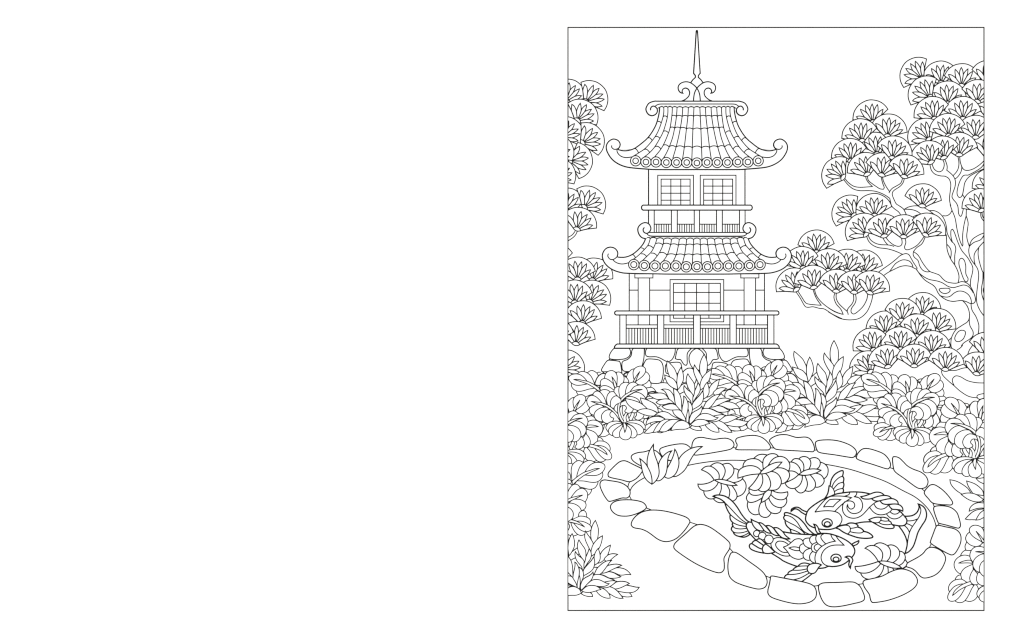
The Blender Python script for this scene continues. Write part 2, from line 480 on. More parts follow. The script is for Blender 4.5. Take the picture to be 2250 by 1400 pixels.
fans(pine, [  # low bough towards the pagoda
 ('F9', 575, 475, 3, "558,205 665,225 743,265 800,370"), ('F9', 298, 455, 3, "285,192 395,212 472,255 528,355"),
 ('F8', 595, 380, 1, "390,280 475,195 557,157 652,163 720,192 780,273"), ('F8', 757, 645, 1, "577,520 667,440 750,415 843,430 912,467"),
 ('F8', 400, 605, 2, "255,455 315,397 405,380 485,400 555,465"), ('F8', 308, 918, 1, "75,913 110,797 165,730 252,690"),
 ('F8', 555, 882, 1, "335,805 403,710 477,660 572,650 652,668"), ('F8', 870, 935, 1, "690,802 785,727 870,703"),
 ('F9', 415, 805, 1, "208,650 320,567 417,537"), ('F9', 670, 812, 1, "500,615 630,555 728,548 830,592 895,650 930,765")], 0.024)
fans(pine, [  # foot of the trunk
 ('F11', 325, 890, 2, "232,662 327,640 428,662 500,710"), ('F10', 590, 690, 1, "355,608 433,500 512,448 620,440 703,462 777,543"),
 ('F10', 845, 495, 1, "657,340 768,262 862,240 963,265 1033,312"), ('F11', 540, 1135, 2, "497,893 595,888 690,930 750,988 780,1098"),
 ('F11', 238, 1222, 1, "45,1065 155,990 250,968 352,997 420,1045"), ('F10', 825, 938, 1, "583,855 657,745 738,695 842,682 930,703 1003,783"),
 ('F10', 405, 945, 1, "143,938 190,810 257,740 350,700 435,700 533,757"), ('F12', 262, 795, 1, "97,682 180,612 255,590 337,602 393,637 435,715"),
 ('F10', 345, 1290, 1, "100,1335 117,1203 165,1118 250,1063 333,1042"), ('F10', 632, 1210, 1, "380,1148 452,1035 523,975 627,955 712,970"),
 ('F12', 45, 955, 3, "27,757 105,762 168,797 215,870"), ('F12', 919, 820, 1, "783,675 878,617"),
 ('F12', 815, 1055, 1, "677,915 768,862 845,852"), ('F12', 428, 1000, 1, "268,882 355,817 430,797 510,812 567,848 607,928")], 0.026, 0.0022)

# ---------------------------------------------------------------- pine tree at the left border
pinel = thing('pine_tree', 1250, 560, 0.0, 'pine at the left border showing only the tips of its fan shaped boughs', 'tree', 'pine trees')
g = MB(0.012, w=1.35)
g.band("F14: 168,690 120,760 50,800", 4, th=0.012)
g.lines("F14: 150,688 110,740 50,775", "F14: 182,688 140,760 50,825")
g.build('branch', pinel)
fans(pinel, [('F13', 35, 305, 3, "60,95 140,130 190,178 213,263"), ('F13', 280, 315, 1, "258,118 367,133 435,170 485,238 502,302 478,392"),
 ('F13', 175, 545, 1, "93,370 200,355 278,375 340,430 372,490 370,580"), ('F13', -5, 765, 3, "125,610 175,677 197,742 170,830"),
 ('F13', 245, 835, 1, "250,640 355,673 417,722 452,800 455,868 412,950"), ('F13', 98, 1075, 1, "190,895 270,970 300,1043 297,1127 270,1190 197,1243"),
 ('F13', -130, 990, 5, "65,935 68,1030"), ('F13', -105, 1285, 5, "95,1227 85,1320")], 0.022)
fans(pinel, [('F14', 15, 368, 4, "135,172 198,215 230,312"), ('F14', 285, 325, 1, "230,120 352,120 435,150 500,220 527,290 512,388"),
 ('F14', 180, 637, 2, "145,415 235,415 320,455 372,508 398,603"), ('PX', 1223, 583, 3, "1207,549")], 0.022)
fans(pinel, [('F15', 325, 270, 3, "372,85 440,118 487,160 508,240"), ('F15', 145, 262, 2, "55,102 120,72 195,78 255,102 298,172"),
 ('F15', 300, 520, 2, "318,335 388,350 447,398 480,450 480,533"), ('F15', 115, 522, 3, "72,337 150,335 208,357 260,423"),
 ('F15', 205, 755, 1, "67,637 148,582 218,568 290,588 343,625 375,700"), ('F15', 130, 995, 3, "143,805 218,825 268,862 302,937"),
 ('F15', -108, 959, 3, "-133,769")], 0.022)
fan(pinel, 'F15', -5, 1305, 2, "120,1162 168,1212 195,1283 170,1340", 0.011)
# ---------------------------------------------------------------- pagoda
AX = 1531.0
def mir(p): return (2 * AX - p[0], p[1])
pag = thing('pagoda', AX, 845, 0.06, 'two storey pagoda with curled tiled roofs, a tall spire and a rubble stone base', 'pagoda')
def both(b, *ss, w=None):
    for s in ss:
        b.line(s, w); b.line(s, w, f=mir)
def sym(s):
    """closed outline from its left half"""
    L = parse(s); return L + [(2 * AX - x, y, c) for x, y, c in L[::-1]]
def arc(b, p, q, h, w=None, win='G1'):
    ox, oy, sc = WIN[win]
    for f in (lambda z: z, mir):
        P = f((ox + p[0] / sc, oy + p[1] / sc)); Q = f((ox + q[0] / sc, oy + q[1] / sc))
        n = 8; pts = []
        for i in range(n + 1):
            t = i / n; u = 4 * t * (1 - t) * h / sc
            pts.append((P[0] + (Q[0] - P[0]) * t, P[1] + (Q[1] - P[1]) * t - u))
        b.pts_line(pts, w)
        if abs(P[0] + Q[0] - 2 * AX) < 2: break

# foundation of rubble stones
PD = 0.025
b = MB(PD, w=1.5)
b.plate([(p[0], p[1]) for p in sym("G6: 190,943! 120,980! 100,1060! 40,1120! 5,1210! -20,1300! 20,1380!")], PD, 0.0)
both(b, "G6: 110,1070 85,1090", "G6: 505,945 520,950 510,1010", "G6: 20,1222 40,1240 60,1245", "G6: 270,1255 290,1235 325,1230", "G6: 590,1345 650,1362 730,1352 790,1358",
     "G6: 735,1352 745,1320 765,1285", w=1.4)
b.build('foundation', pag)
ST = ["G6: 155,947! 120,990 100,1040 112,1070 190,1078 280,1070 335,1040 353,990 338,947!",
 "G6: 385,947! 368,975 360,1030 320,1075 262,1100 250,1140 258,1200 290,1218 350,1217 400,1190 485,1165! 510,1060 515,947!",
 "G6: 545,947! 530,985 535,1030 570,1045 650,1045 700,1060 760,1092 800,1103 845,1075 875,1010 882,947!",
 "G6: 930,947! 905,965 882,1065! 905,1077 945,1080 975,1125 1000,1145 1022,1130 1022,1020 1040,980 1075,947!",
 "G6: 80,1090 130,1088 205,1097 230,1115 250,1235! 100,1222 25,1222 8,1200 40,1140",
 "G6: 560,1072 640,1075 700,1090 733,1140 740,1230 722,1330 690,1358 620,1360 585,1340 540,1230 500,1165 530,1090",
 "G6: 775,1135 830,1115 925,1112 953,1145 945,1230 800,1245 770,1225 765,1170",
 "G6: 975,1225 1030,1182 1090,1190 1130,1250 1110,1360 990,1360 960,1300"]
for s in ST:
    for f in (None, mir):
        b = MB(PD + 0.014, w=1.5); b.leaf(s, th=0.014, f=f); b.build('foundation_stone', pag)
b = MB(PD + 0.016, w=1.5); b.leaf("G6: 1136,948 1075,985 1045,1050 1058,1130 1110,1200 1165,1200 1215,1130 1228,1050 1200,985", th=0.014); b.build('foundation_stone', pag)
for f in (None, mir):
    b = MB(PD + 0.014, w=1.7); b.leaf("B2: 1100,580! 1180,572 1250,575 1340,630 1410,720 1450,820 1470,890 1430,930 1330,935 1200,930 1150,800", th=0.014, f=f); b.build('foundation_stone', pag)

# lower storey
b = MB(0.085, w=1.5)
b.rect(1382.5, 601, 1679.5, 690, 0.03)
b.lines("PX: 1382.5,637.7 1472.5,637.7", "PX: 1589.5,637.7 1679.5,637.7")
b.build('lower_wall', pag)
def window(x0, y0, x1, y1, fx, fy, bot, xs, ys, d):
    f = MB(d, w=1.4); f.rect(x0, y0, x1, y1, 0.02); fo = f.build('window', pag)
    g = MB(d + 0.004, w=1.4); g.rect(x0 + fx, y0 + fy, x1 - fx, bot, 0.004)
    for x in xs: g.pts_line([(x, y0 + fy), (x, bot)])
    for y in ys: g.pts_line([(x0 + fx, y), (x1 - fx, y)])
    o = g.build('pane', fo)
    o.location = (0, 0, 0)
window(1472.2, 614.6, 1590, 707.3, 7.4, 8.2, 699.4, (1504.4, 1530.3, 1557.5), (642.7, 666.5), 0.092)
for f in (None, mir):
    c = MB(0.096, w=1.4, f=f)
    x = [1402.1, 1427.3]
    c.leaf("PX: 1402.1,610! 1427.3,610! 1427.3,724! 1402.1,724!", th=0.03)
    co = c.build('column', pag)
    c = MB(0.102, w=1.4, f=f); c.leaf("PX: 1394.8,602! 1434.5,602! 1434.5,610.9! 1394.8,610.9!", th=0.03); c.build('capital', co)
# lower veranda rail
for k, (x0, x1) in enumerate(((1375.7, 1444.4), (1458.3, 1523.7), (1538.5, 1603.5), (1617.5, 1686))):
    c = MB(0.112, w=1.45)
    c.rect(x0, 714, x1, 721.5, 0.01)
    c.rect(x0, 721.5, x1, 756, 0.01)
    bal = [333, 367, 401, 434, 467, 499, 532, 565, 599, 632] if k in (0, 3) else [770, 804, 837, 870, 903, 936, 969, 1002, 1035, 1068]
    for v in bal:
        X = 1320 + v / 5.386
        if k >= 2: X = 2 * AX - X + (0 if k == 3 else 0)
        c.pts_line([(X, 721.5), (X, 756)], 1.4)
    c.build('railing_panel', pag)
for x0, x1 in ((1361.8, 1375.7), (1444.4, 1458.4), (1523.7, 1538.5), (1603.6, 1617.5), (1686.2, 1700.2)):
    c = MB(0.118, w=1.5); c.rect(x0, 692, x1, 756, 0.02); c.build('post', pag)
def bar(name, x0, x1, y0, y1, d, w, top_only=False):
    r_ = (y1 - y0) / 2
    if top_only: s = f"PX: {x0},{y1}! {x0},{y1-3} {x0+3},{y0+2} {x0+6.5},{y0}! {x1-6.5},{y0}! {x1-3},{y0+2} {x1},{y1-3} {x1},{y1}!"
    else: s = f"PX: {x0+3.5},{y0}! {x1-3.5},{y0}! {x1-0.8},{y0+r_*0.4} {x1},{y0+r_} {x1-0.8},{y1-r_*0.4} {x1-3.5},{y1}! {x0+3.5},{y1}! {x0+0.8},{y1-r_*0.4} {x0},{y0+r_} {x0+0.8},{y0+r_*0.4}"
    c = MB(d, w=w); c.leaf(s, th=0.03); c.build(name, pag)
bar('handrail', 1350.3, 1711.3, 683.4, 692.3, 0.126, 1.8)
bar('platform', 1350, 1711.8, 756, 765.3, 0.128, 1.8, True)

# upper storey
b = MB(0.088, w=1.7)
b.rect(1424.9, 370, 1636.7, 520, 0.03)
b.build('upper_wall', pag)
for x0, xs in ((1445.1, (1473.9, 1495.7)), (1538.5, (1566.1, 1587.8))):
    window(x0, 385.4, x0 + 78.4, 458, 7.4, 8.6, 457.9, xs, (409.2, 424.9, 440.2), 0.094)
for k in range(4):
    x0, x1 = ((1437.3, 1475), (1488, 1525.1), (1536.8, 1574.2), (1586.9, 1624.6))[k]
    c = MB(0.106, w=1.45)
    c.rect(x0, 492.9, x1, 511.2, 0.012)
    bal = [660, 688, 716, 747, 775, 802] if k in (0, 3) else [933, 960, 990, 1017, 1047, 1075]
    for v in bal:
        X = 1320 + v / 5.386
        if k >= 2: X = 2 * AX - X
        c.pts_line([(X, 492.9), (X, 511.2)], 1.3)
    c.build('railing_panel', pag)
for x0, x1 in ((1424.9, 1437.3), (1475, 1488), (1525.2, 1536.8), (1574.1, 1586.9), (1624.6, 1636.9)):
    c = MB(0.110, w=1.5); c.rect(x0, 462, x1, 512, 0.02); c.build('post', pag)
bar('handrail', 1409.3, 1652.7, 451, 462, 0.116, 1.8)

# roofs: eave, tile rows, end tiles, ridge
def roof(win, eave, open_eave, inner, curl, cols, arcs, discs, R, top, d, edge_w):
    e = MB(d, w=edge_w)
    P = smooth(sym(eave), True)
    e.plate(P, e.d, e.d - 0.05)
    both(e, open_eave, w=edge_w)
    both(e, inner, w=1.5); both(e, curl, w=1.5)
    eo = e.build('roof', pag)
    tl = MB(d + 0.004, w=1.45)
    tl.plate([(p[0], p[1]) for p in (lambda L: L + [(2 * AX - x, y) for x, y in L[::-1]])(smooth(parse(cols[0]), False))], tl.d, tl.d - 0.03)
    both(tl, cols[0], w=edge_w)
    both(tl, *cols[1:], w=1.4)
    for a_ in arcs: arc(tl, *a_, w=1.45, win=win)
    tl.build('roof_tiles', eo)
    ox, oy, sc = WIN[win]
    for cx, cy in discs:
        for f in ((lambda z: z), mir):
            c = f((ox + cx / sc, oy + cy / sc))
            t_ = MB(d + 0.012, w=1.5)
            t_.disc(c[0], c[1], R[0] / sc, R[0] / sc, 0.02, n=36)
            t_.disc(c[0], c[1], R[1] / sc, R[1] / sc, 0.004, n=28)
            t_.build('end_tile', eo)
            if abs(c[0] - AX) < 1: break
    return eo
V = ["G1: 952,272 940,380 900,530 840,650 760,760 660,850 540,935 430,968 350,968 280,950",
 "G1: 1018,265 1015,380 975,530 910,690 820,820 720,930 620,1000 530,1055", "G1: 1085,262 1083,380 1060,500 1010,660 950,780 870,910 790,1000 705,1068",
 "G1: 1157,268 1150,400 1120,600 1080,720 1020,860 960,960 865,1075", "G1: 1234,268 1222,430 1195,600 1160,760 1110,900 1060,1010 1015,1085",
 "G1: 1325,268 1315,420 1285,610 1250,780 1210,940 1165,1090", "G1: 1416,268 1408,420 1385,620 1350,920 1320,1115", "G1: 1507,265 1500,420 1490,620 1480,900 1472,1130"]
tops = [(952, 270), (1018, 268), (1085, 266), (1157, 270), (1234, 270), (1325, 272), (1416, 272), (1507, 270), (1602, 270)]
A = [(tops[i], tops[i + 1], 15) for i in range(8)] + [((912, 292), (952, 270), 6)]
A += [((925, 498), (978, 522), 12), ((765, 763), (830, 803), 18), ((540, 935), (610, 1003), 22), ((1010, 418), (1070, 422), 14), ((885, 742), (955, 768), 14),
 ((700, 950), (790, 998), 24), ((1015, 655), (1085, 672), 14), ((878, 905), (968, 938), 22), ((1150, 402), (1222, 412), 10), ((1118, 598), (1195, 603), 14),
 ((1010, 882), (1105, 908), 20), ((1222, 412), (1315, 415), 16), ((1197, 603), (1285, 603), 16), ((1110, 902), (1215, 912), 20), ((1315, 415), (1408, 412), 15),
 ((1285, 603), (1387, 614), 16), ((1215, 910), (1350, 915), 22), ((1408, 412), (1501, 412), 15), ((1388, 614), (1492, 622), 16), ((1350, 915), (1480, 920), 20),
 ((1501, 412), (1608, 412), 16), ((1492, 622), (1617, 622), 20), ((1480, 920), (1629, 920), 26)]
UPE = "G1: 1554,1275! 900,1275 770,1268 540,1250 400,1228 280,1180 180,1105 110,1000 88,915 105,850 150,802 210,780 280,805 313,860 300,915 262,948"
LOE = "G4: 1136,1306! 800,1306 640,1303 330,1297 220,1283 120,1243 50,1180 20,1110 25,1055 60,1005 115,987 170,1005 200,1050 192,1102"
up = roof('G1', "G1: 1554,1275! 900,1275 770,1268 540,1250 400,1228 280,1180 180,1105 110,1000 88,915 105,850 150,802 210,780 280,805 313,860 300,915 270,945! 350,968 430,968 540,935 660,850 760,760 840,650 900,530 940,380 952,272! 1554,272!", UPE,
     "G1: 262,950 270,1000 320,1055 400,1080 500,1070", "G1: 178,885 177,915 210,945 250,945 285,930", V, A,
     [(563, 1133), (730, 1152), (893, 1152), (1060, 1160), (1225, 1160), (1390, 1160), (1554.6, 1168)], (83, 45), 0, 0.134, 1.8)
r_ = MB(0.146, w=1.7)
RG = "G1: 1554,168! 900,168! 860,170 780,200 735,270 735,325 770,380 825,403 880,385 910,345 912,295! 935,262! 975,240! 1554,240!"
r_.plate(smooth(sym(RG), True), r_.d, r_.d - 0.04)
both(r_, "G1: 1554,168! 900,168! 860,170 780,200 735,270 735,325 770,380 825,403 880,385 912,345 910,290 870,252 830,252 805,285 807,315", w=1.8)
both(r_, "G1: 885,245 930,220 990,214! 1554,214", w=1.5)
r_.build('ridge', up)

Wl = ["G4: 530,885 500,950 440,1020 370,1075 290,1105 200,1105",
 "G4: 585,885 560,960 515,1015 450,1080 400,1120 365,1140", "G4: 663,890 640,960 600,1040 540,1100 495,1145", "G4: 743,895 735,960 700,1040 660,1100 620,1148",
 "G4: 835,895 825,960 790,1070 735,1155", "G4: 928,895 915,980 890,1080 855,1155", "G4: 1016,895 1005,980 990,1080 965,1175", "G4: 1098,895 1095,980 1088,1080 1083,1190"]
tops = [(530, 888), (585, 885), (663, 890), (743, 895), (835, 895), (928, 895), (1016, 895), (1098, 895), (1175, 895)]
A = [(tops[i], tops[i + 1], 15) for i in range(8)]
A += [((480, 997), (515, 1017), 6), ((375, 1075), (410, 1112), 8), ((555, 972), (622, 1000), 12), ((480, 1068), (545, 1103), 14), ((655, 945), (730, 957), 12),
 ((598, 1060), (667, 1092), 14), ((733, 952), (825, 958), 14), ((698, 1055), (782, 1080), 16), ((828, 955), (917, 966), 12), ((783, 1078), (890, 1082), 14),
 ((917, 963), (1008, 966), 12), ((892, 1080), (990, 1082), 13), ((1008, 963), (1095, 963), 12), ((990, 1080), (1088, 1080), 12), ((1095, 960), (1179, 960), 12), ((1088, 1080), (1187, 1080), 13)]
lo = roof('G4', "G4: 1136,1306! 800,1306 640,1303 330,1297 220,1283 120,1243 50,1180 20,1110 25,1055 60,1005 115,987 170,1005 200,1050 192,1102! 290,1105 370,1075 440,1020 500,950 530,885! 1136,880!", LOE,
     "G4: 140,1132 180,1168 240,1186 300,1180 345,1163", "G4: 90,1065 83,1095 110,1130 150,1132 192,1102", Wl, A,
     [(390, 1194), (514, 1205), (640, 1210), (763, 1210), (888, 1210), (1011, 1220), (1136.5, 1218)], (62, 36), 0, 0.134, 1.8)
r_ = MB(0.146, w=1.7)
RG = "G4: 1136,814! 600,814! 575,814 590,760 570,715 525,697 475,715 440,760 445,820 480,870 530,887! 550,868! 600,864! 1136,864!"
r_.plate(smooth(sym(RG), True), r_.d, r_.d - 0.04)
both(r_, "G4: 515,755 500,780 510,810 545,825 580,800 592,762 570,715 525,697 475,715 440,760 445,820 480,870 530,887", w=1.8)
both(r_, "G4: 575,814! 1136,814", "G4: 545,827 570,850 620,857! 1136,857", w=1.5)
r_.build('ridge', lo)

# spire and scrolls
SCR = "G3: 195,1273! 260,1245 318,1190 332,1130 310,1080 265,1060 225,1078 210,1115 225,1145! 180,1130 150,1085 150,1030 185,985 255,960 325,967 385,1000 449,1063 490,1150 505,1273!"
s1 = MB(0.140, w=1.7)
for f in (None, mir):
    s1.plate(smooth(parse(SCR, f), True), s1.d, s1.d - 0.03); s1.up(0.0005)
for f in (None, mir): s1.pts_line(smooth(parse(SCR, f), True), closed=True)
s1.build('scroll_ornament', up)
s2 = MB(0.134, w=1.8)
s2.pts = smooth(sym("G3: 446,126 438,140 418,480 396,822! 424,862 428,885 385,930 350,975! 400,1010! 449,1063!"), True)
s2.plate(s2.pts, s2.d, s2.d - 0.03)
both(s2, "G3: 449,124 440,140 418,480 396,822! 424,858 427,885 385,925 350,975", w=1.8)
s2.build('spire', up)
# ---------------------------------------------------------------- leafy bushes
def simil(s1, s2, t1, t2, mirror=False):
    """map (turn + size + place, mirrored if asked) taking s1 -> t1 and s2 -> t2"""
    s1, s2, t1, t2 = complex(*s1), complex(*s2), complex(*t1), complex(*t2)
    if mirror: s1, s2 = s1.conjugate() * -1, s2.conjugate() * -1
    m = (t2 - t1) / (s2 - s1)
    def f(p):
        z = complex(p[0], p[1])
        if mirror: z = -z.conjugate()
        z = (z - s1) * m + t1
        return (z.real, z.imag)
    return f
# the broad leaved bush, measured twice: windows R on one bush, windows B on its neighbour
BASE_A, T1_A = (2003.2, 942.9), (1903.2, 833.2)
BtoA = simil((1674.3, 915.4), (1563.2, 822.1), BASE_A, T1_A)
REF = {'base': BASE_A, 't1': T1_A, 't2': (1935.7, 886.4), 't3': (1931.4, 950.4), 't7': (2053.6, 873.2), 't8': (1988.6, 836.8), 't9': (2052.5, 832.5),
       't6': BtoA((1650 + 1385 / 14, 780 + 1110 / 14)), 't5': BtoA((1660 + 1515 / 14, 860 + 845 / 14))}
def L_(s):   # a leaf or line; paths in the B windows are carried over to the A bush
    return (s, BtoA if s.split()[0][0] == 'B' or s.split()[0][0] == 'P' else None)
FRONDS = [   # back to front; each frond: leaves back to front, then its midrib
 ('frond', ["B2: 980,790! 1050,775 1150,785 1240,830 1305,915! 1250,1000 1100,1020 1020,900",
    "B2: 1050,975! 1120,935 1220,915 1320,932 1420,985 1490,1070 1512,1160 1500,1250 1455,1335 1400,1392! 1200,1400 1000,1300",
    "B4: 865,72! 980,103 1100,150 1180,220 1228,310 1225,410 1180,480 1080,535 990,528! 900,400",
    "B2: 1010,1165! 1040,1085 1130,1065 1250,1075 1340,1098 1388,1112! 1300,1122 1150,1135",
    "B4: 855,205! 930,290 980,380 997,460 980,545 940,600 870,635 785,620! 700,450 800,300",
    "B4: 745,305! 790,390 815,470 810,550 770,620 700,670 620,685 570,660 525,625! 550,585 585,535 585,500 568,455! 650,350"]),
 ('frond', ["P3: 265,672! 330,682 390,735 402,765! 330,850 260,800", "P3: 150,855! 250,775 340,765 430,778 520,835 570,910 577,975 560,1022! 400,1000 250,900",
    "B4: 850,955! 930,1030 1020,1060 1100,1058 1195,1020! 1150,900 1000,700 860,630 800,750",
    "P3: 0,950! 60,1020 130,1130 200,1220 270,1280 350,1295 420,1275 475,1230! 400,1050 200,930 80,900",
    "P3: 190,960! 225,885 340,885 450,922 540,1000 600,1080 620,1160 592,1220 520,1242 440,1225 340,1150 260,1055",
    "B4: 990,525! 1150,560 1280,612 1400,690 1475,765 1518,848! 1400,775 1300,715 1130,650 950,605!"]),
 ('frond', ["R1: 1100,825! 1060,500 1080,345 1150,332 1235,357 1300,440 1300,560 1180,760", "R1: 400,850! 870,985 870,1200 700,1240 600,1185 550,1110 540,1045!", "R1: 1010,900! 870,985 760,1012 640,1045 530,1045 440,1000 385,920 368,838 500,800 950,818!",
    "R1: 950,818! 760,820 620,845 500,857 400,845 310,795 250,720 228,640 245,565! 400,600 740,652!",
    "R1: 1090,820! 1112,600 1112,500 1085,380 1015,300 930,252 860,258 785,300! 800,450 900,620 960,712!",
    "R1: 960,712! 935,590 875,430 790,325 700,268 610,242 530,258 455,305! 600,400 735,570!",
    "R1: 735,570! 650,440 560,352 470,310 380,297 280,305 200,345 170,400 180,470 235,560 330,630 430,662 560,665 735,652!",
    "R1: 320,465! 450,475 600,525 740,572 850,635 960,715 1090,825! 1065,930! 950,815 850,735 740,655 620,595 500,540"]),
 ('frond', ["R2: 1270,765! 1312,860 1310,930 1285,990! 1100,980 1000,880", "R2: 1195,488! 1260,545 1300,640 1290,710 1240,785 1150,850 1020,887! 900,850 830,770! 1000,650",
    "R2: 500,505! 560,465 640,455! 600,560", "R2: 570,590! 630,480 700,410 770,365 870,352! 900,600 770,770! 640,780",
    "R2: 800,680! 790,560 800,450 850,360 920,315 1020,290 1110,305 1180,360 1200,440 1170,520 1100,600 1000,670 860,742!",
    "R2: 765,755! 860,620 940,530 1018,453! 950,560 890,660 830,772!"]),
 ('frond', [    "R2: 480,600! 510,560 560,588 610,655 630,740! 560,800 450,760", "R2: 270,405! 340,393 400,415 460,475 495,560 490,650 455,745! 350,850 240,860 235,780 270,650 285,560",
    "R1: 1280,560! 1305,470 1340,400 1400,348 1480,325 1560,330 1640,385 1680,470 1686,560 1665,690 1640,850! 1570,890 1500,800",
    "R1: 1550,770! 1570,870 1571,900! 1640,860! 1620,715 1580,620 1520,512! 1535,620",
    "R1: 1145,790! 1135,700 1150,620 1200,565 1280,545 1360,570 1450,640 1530,730! 1580,950! 1400,900",
    "R1: 1105,830! 1160,778 1240,765 1330,785 1430,845 1535,945! 1500,1050 1200,1000",
    "R1: 1090,930! 1150,897 1240,890 1340,920 1415,990! 1400,1200 1250,1370! 1150,1100"]),
 ('stems', ["R3: 1080,200! 1350,690! 1440,730! 1640,740! 1770,650! 1830,460! 2000,300! 1800,-60! 1400,-100! 1200,150!"]),
 ('frond', ["R1: 860,1020! 900,950 960,915 1030,915 1100,960 1170,1060 1220,1180 1243,1300 1252,1380! 1100,1290! 950,1200",
    "R1: 1285,1380! 1270,1250 1290,1130 1340,1040 1410,990 1480,983 1550,1010 1610,1120! 1600,1350 1450,1500 1380,1460",
    "R1: 1380,1480! 1370,1380 1400,1260 1450,1190 1520,1140 1590,1130 1670,1180 1715,1250 1722,1310 1700,1370! 1600,1460 1480,1500",
    "R3: 1195,305! 1200,235 1250,160 1330,120 1425,98! 1400,300 1310,460!",
    "R1: 1110,1282! 1040,1180 960,1090 880,1040 800,1025 720,1060 660,1140 650,1220 665,1310 720,1410! 900,1480 1060,1330!",
    "R3: 790,75! 650,70 540,90 440,150 410,220 420,290 460,350 535,385! 700,380 900,190!",
    "R3: 960,190! 850,180 740,200 620,265 555,350 545,430 580,520 660,590 740,618 815,625! 900,500 1070,290!",
    "R3: 1070,290! 980,275 880,310 790,400 765,490 780,580 830,650 900,690 970,695 1050,670 1100,640 1145,575! 1130,545 1090,535 1045,480 1040,420 1070,365 1130,342!",
    "R1: 780,1210! 900,1235 1000,1260 1110,1290 1250,1365 1370,1450 1470,1560 1570,1690 1610,1760! 1620,1950! 1590,1880 1510,1730 1410,1590 1240,1440 1150,1390 1000,1320 900,1270"]),
 ('frond', ["R2: 130,990! 150,920 190,875 250,850 325,848! 320,1000 310,1240! 200,1110",
    "R2: 310,1240! 285,1080 290,940 330,840 400,770 480,742 560,745 640,780! 600,1000",
    "R2: 475,1125! 490,1030 540,900 600,820 680,775 770,765 850,800 912,885! 800,1000 620,1060!",
    "R2: 620,1058! 700,980 780,910 900,880 1000,885 1090,930 1150,1010 1180,1110 1165,1210 1100,1310! 900,1200 740,1090!",
    "R2: 760,1090! 850,1092 950,1140 1030,1210 1080,1290 1095,1400 1065,1480 1000,1560 905,1595! 800,1400 500,1205!",
    "R2: 500,1205! 620,1200 740,1240 840,1310 895,1400 915,1530 880,1620 800,1700 700,1725 605,1700! 500,1500 370,1330!",
    "R2: 320,1350! 450,1310 540,1325 620,1390 670,1480 683,1550 655,1640 600,1695 520,1718 440,1690 393,1645! 410,1610 455,1570 460,1520 420,1465 360,1450 290,1475 245,1530! 280,1400",
    "R2: 320,1235! 400,1170 480,1118 620,1060 740,1030 880,1015 1030,1026! 860,1052 740,1090 600,1150 480,1205 380,1280 320,1345!"]),
 ('frond', ["R3: 390,575! 395,480 430,410 490,378! 600,450 600,580", "R3: 300,780! 280,700 310,620 390,570 480,545 585,540! 800,640! 600,700",
    "R3: 640,1055! 720,1090 800,1095 880,1070 945,1035! 960,800 930,705! 835,720! 750,900",
    "R3: 395,980! 430,1040 500,1075 560,1080 640,1050 730,960 800,830 832,725! 740,740! 550,880",
    "R3: 670,685! 560,680 450,705 330,765 265,830 260,900 300,950 390,975 490,960 600,900 700,800 755,740!",
    "R3: 440,848! 560,745 660,690 750,660 830,643! 930,702! 830,715 700,745 560,790"]),
 ('frond', ["R3: 1340,690! 1220,655 1100,655 1000,670 940,705 875,790 870,860 925,970! 1100,900 1400,760!",
    "B4: 240,770! 370,710 560,685 700,705 800,770 855,860 850,940 805,1005! 600,900", "R3: 1400,750! 1250,735 1100,770 1000,830 940,900 935,970 970,1050 1058,1105! 1200,950",
    "B4: 260,785! 420,770 560,785 700,840 790,930 810,990 790,1060 720,1115 615,1140! 500,900", "R3: 1410,770! 1250,850 1120,930 1060,1000 1055,1080 1090,1140 1170,1175 1265,1160! 1350,950",
    "B4: 270,800! 370,830 470,880 560,970 605,1060 605,1140 560,1205 490,1235 405,1215! 350,950",
    "R3: 1420,800! 1340,920 1285,1000 1265,1080 1275,1170 1340,1240 1440,1277 1540,1258 1605,1200 1642,1090 1638,980 1590,890 1510,820!",
    "R3: 1445,725! 1418,780 1425,900 1437,1048! 1490,940 1512,850 1495,780"]),
]
FRONDS.insert(9, ('stem_front', []))
STEM_LINES = ["R4: 80,130 45,240 35,400 60,560 110,680 160,735", "R4: 165,110 118,220 100,330 110,450 140,570 190,690", "R4: 110,270 150,215 190,195", "R4: 215,200 185,310 175,400 195,515",
  "R4: 280,430 220,500 190,580 182,700", "R4: 345,460 290,530 270,600 285,715", "R4: 350,470 345,560 380,690", "R4: 455,450 430,520 355,615",
  "R4: 545,470 520,570 430,700", "R4: -50,125 20,118 80,125 165,105"]

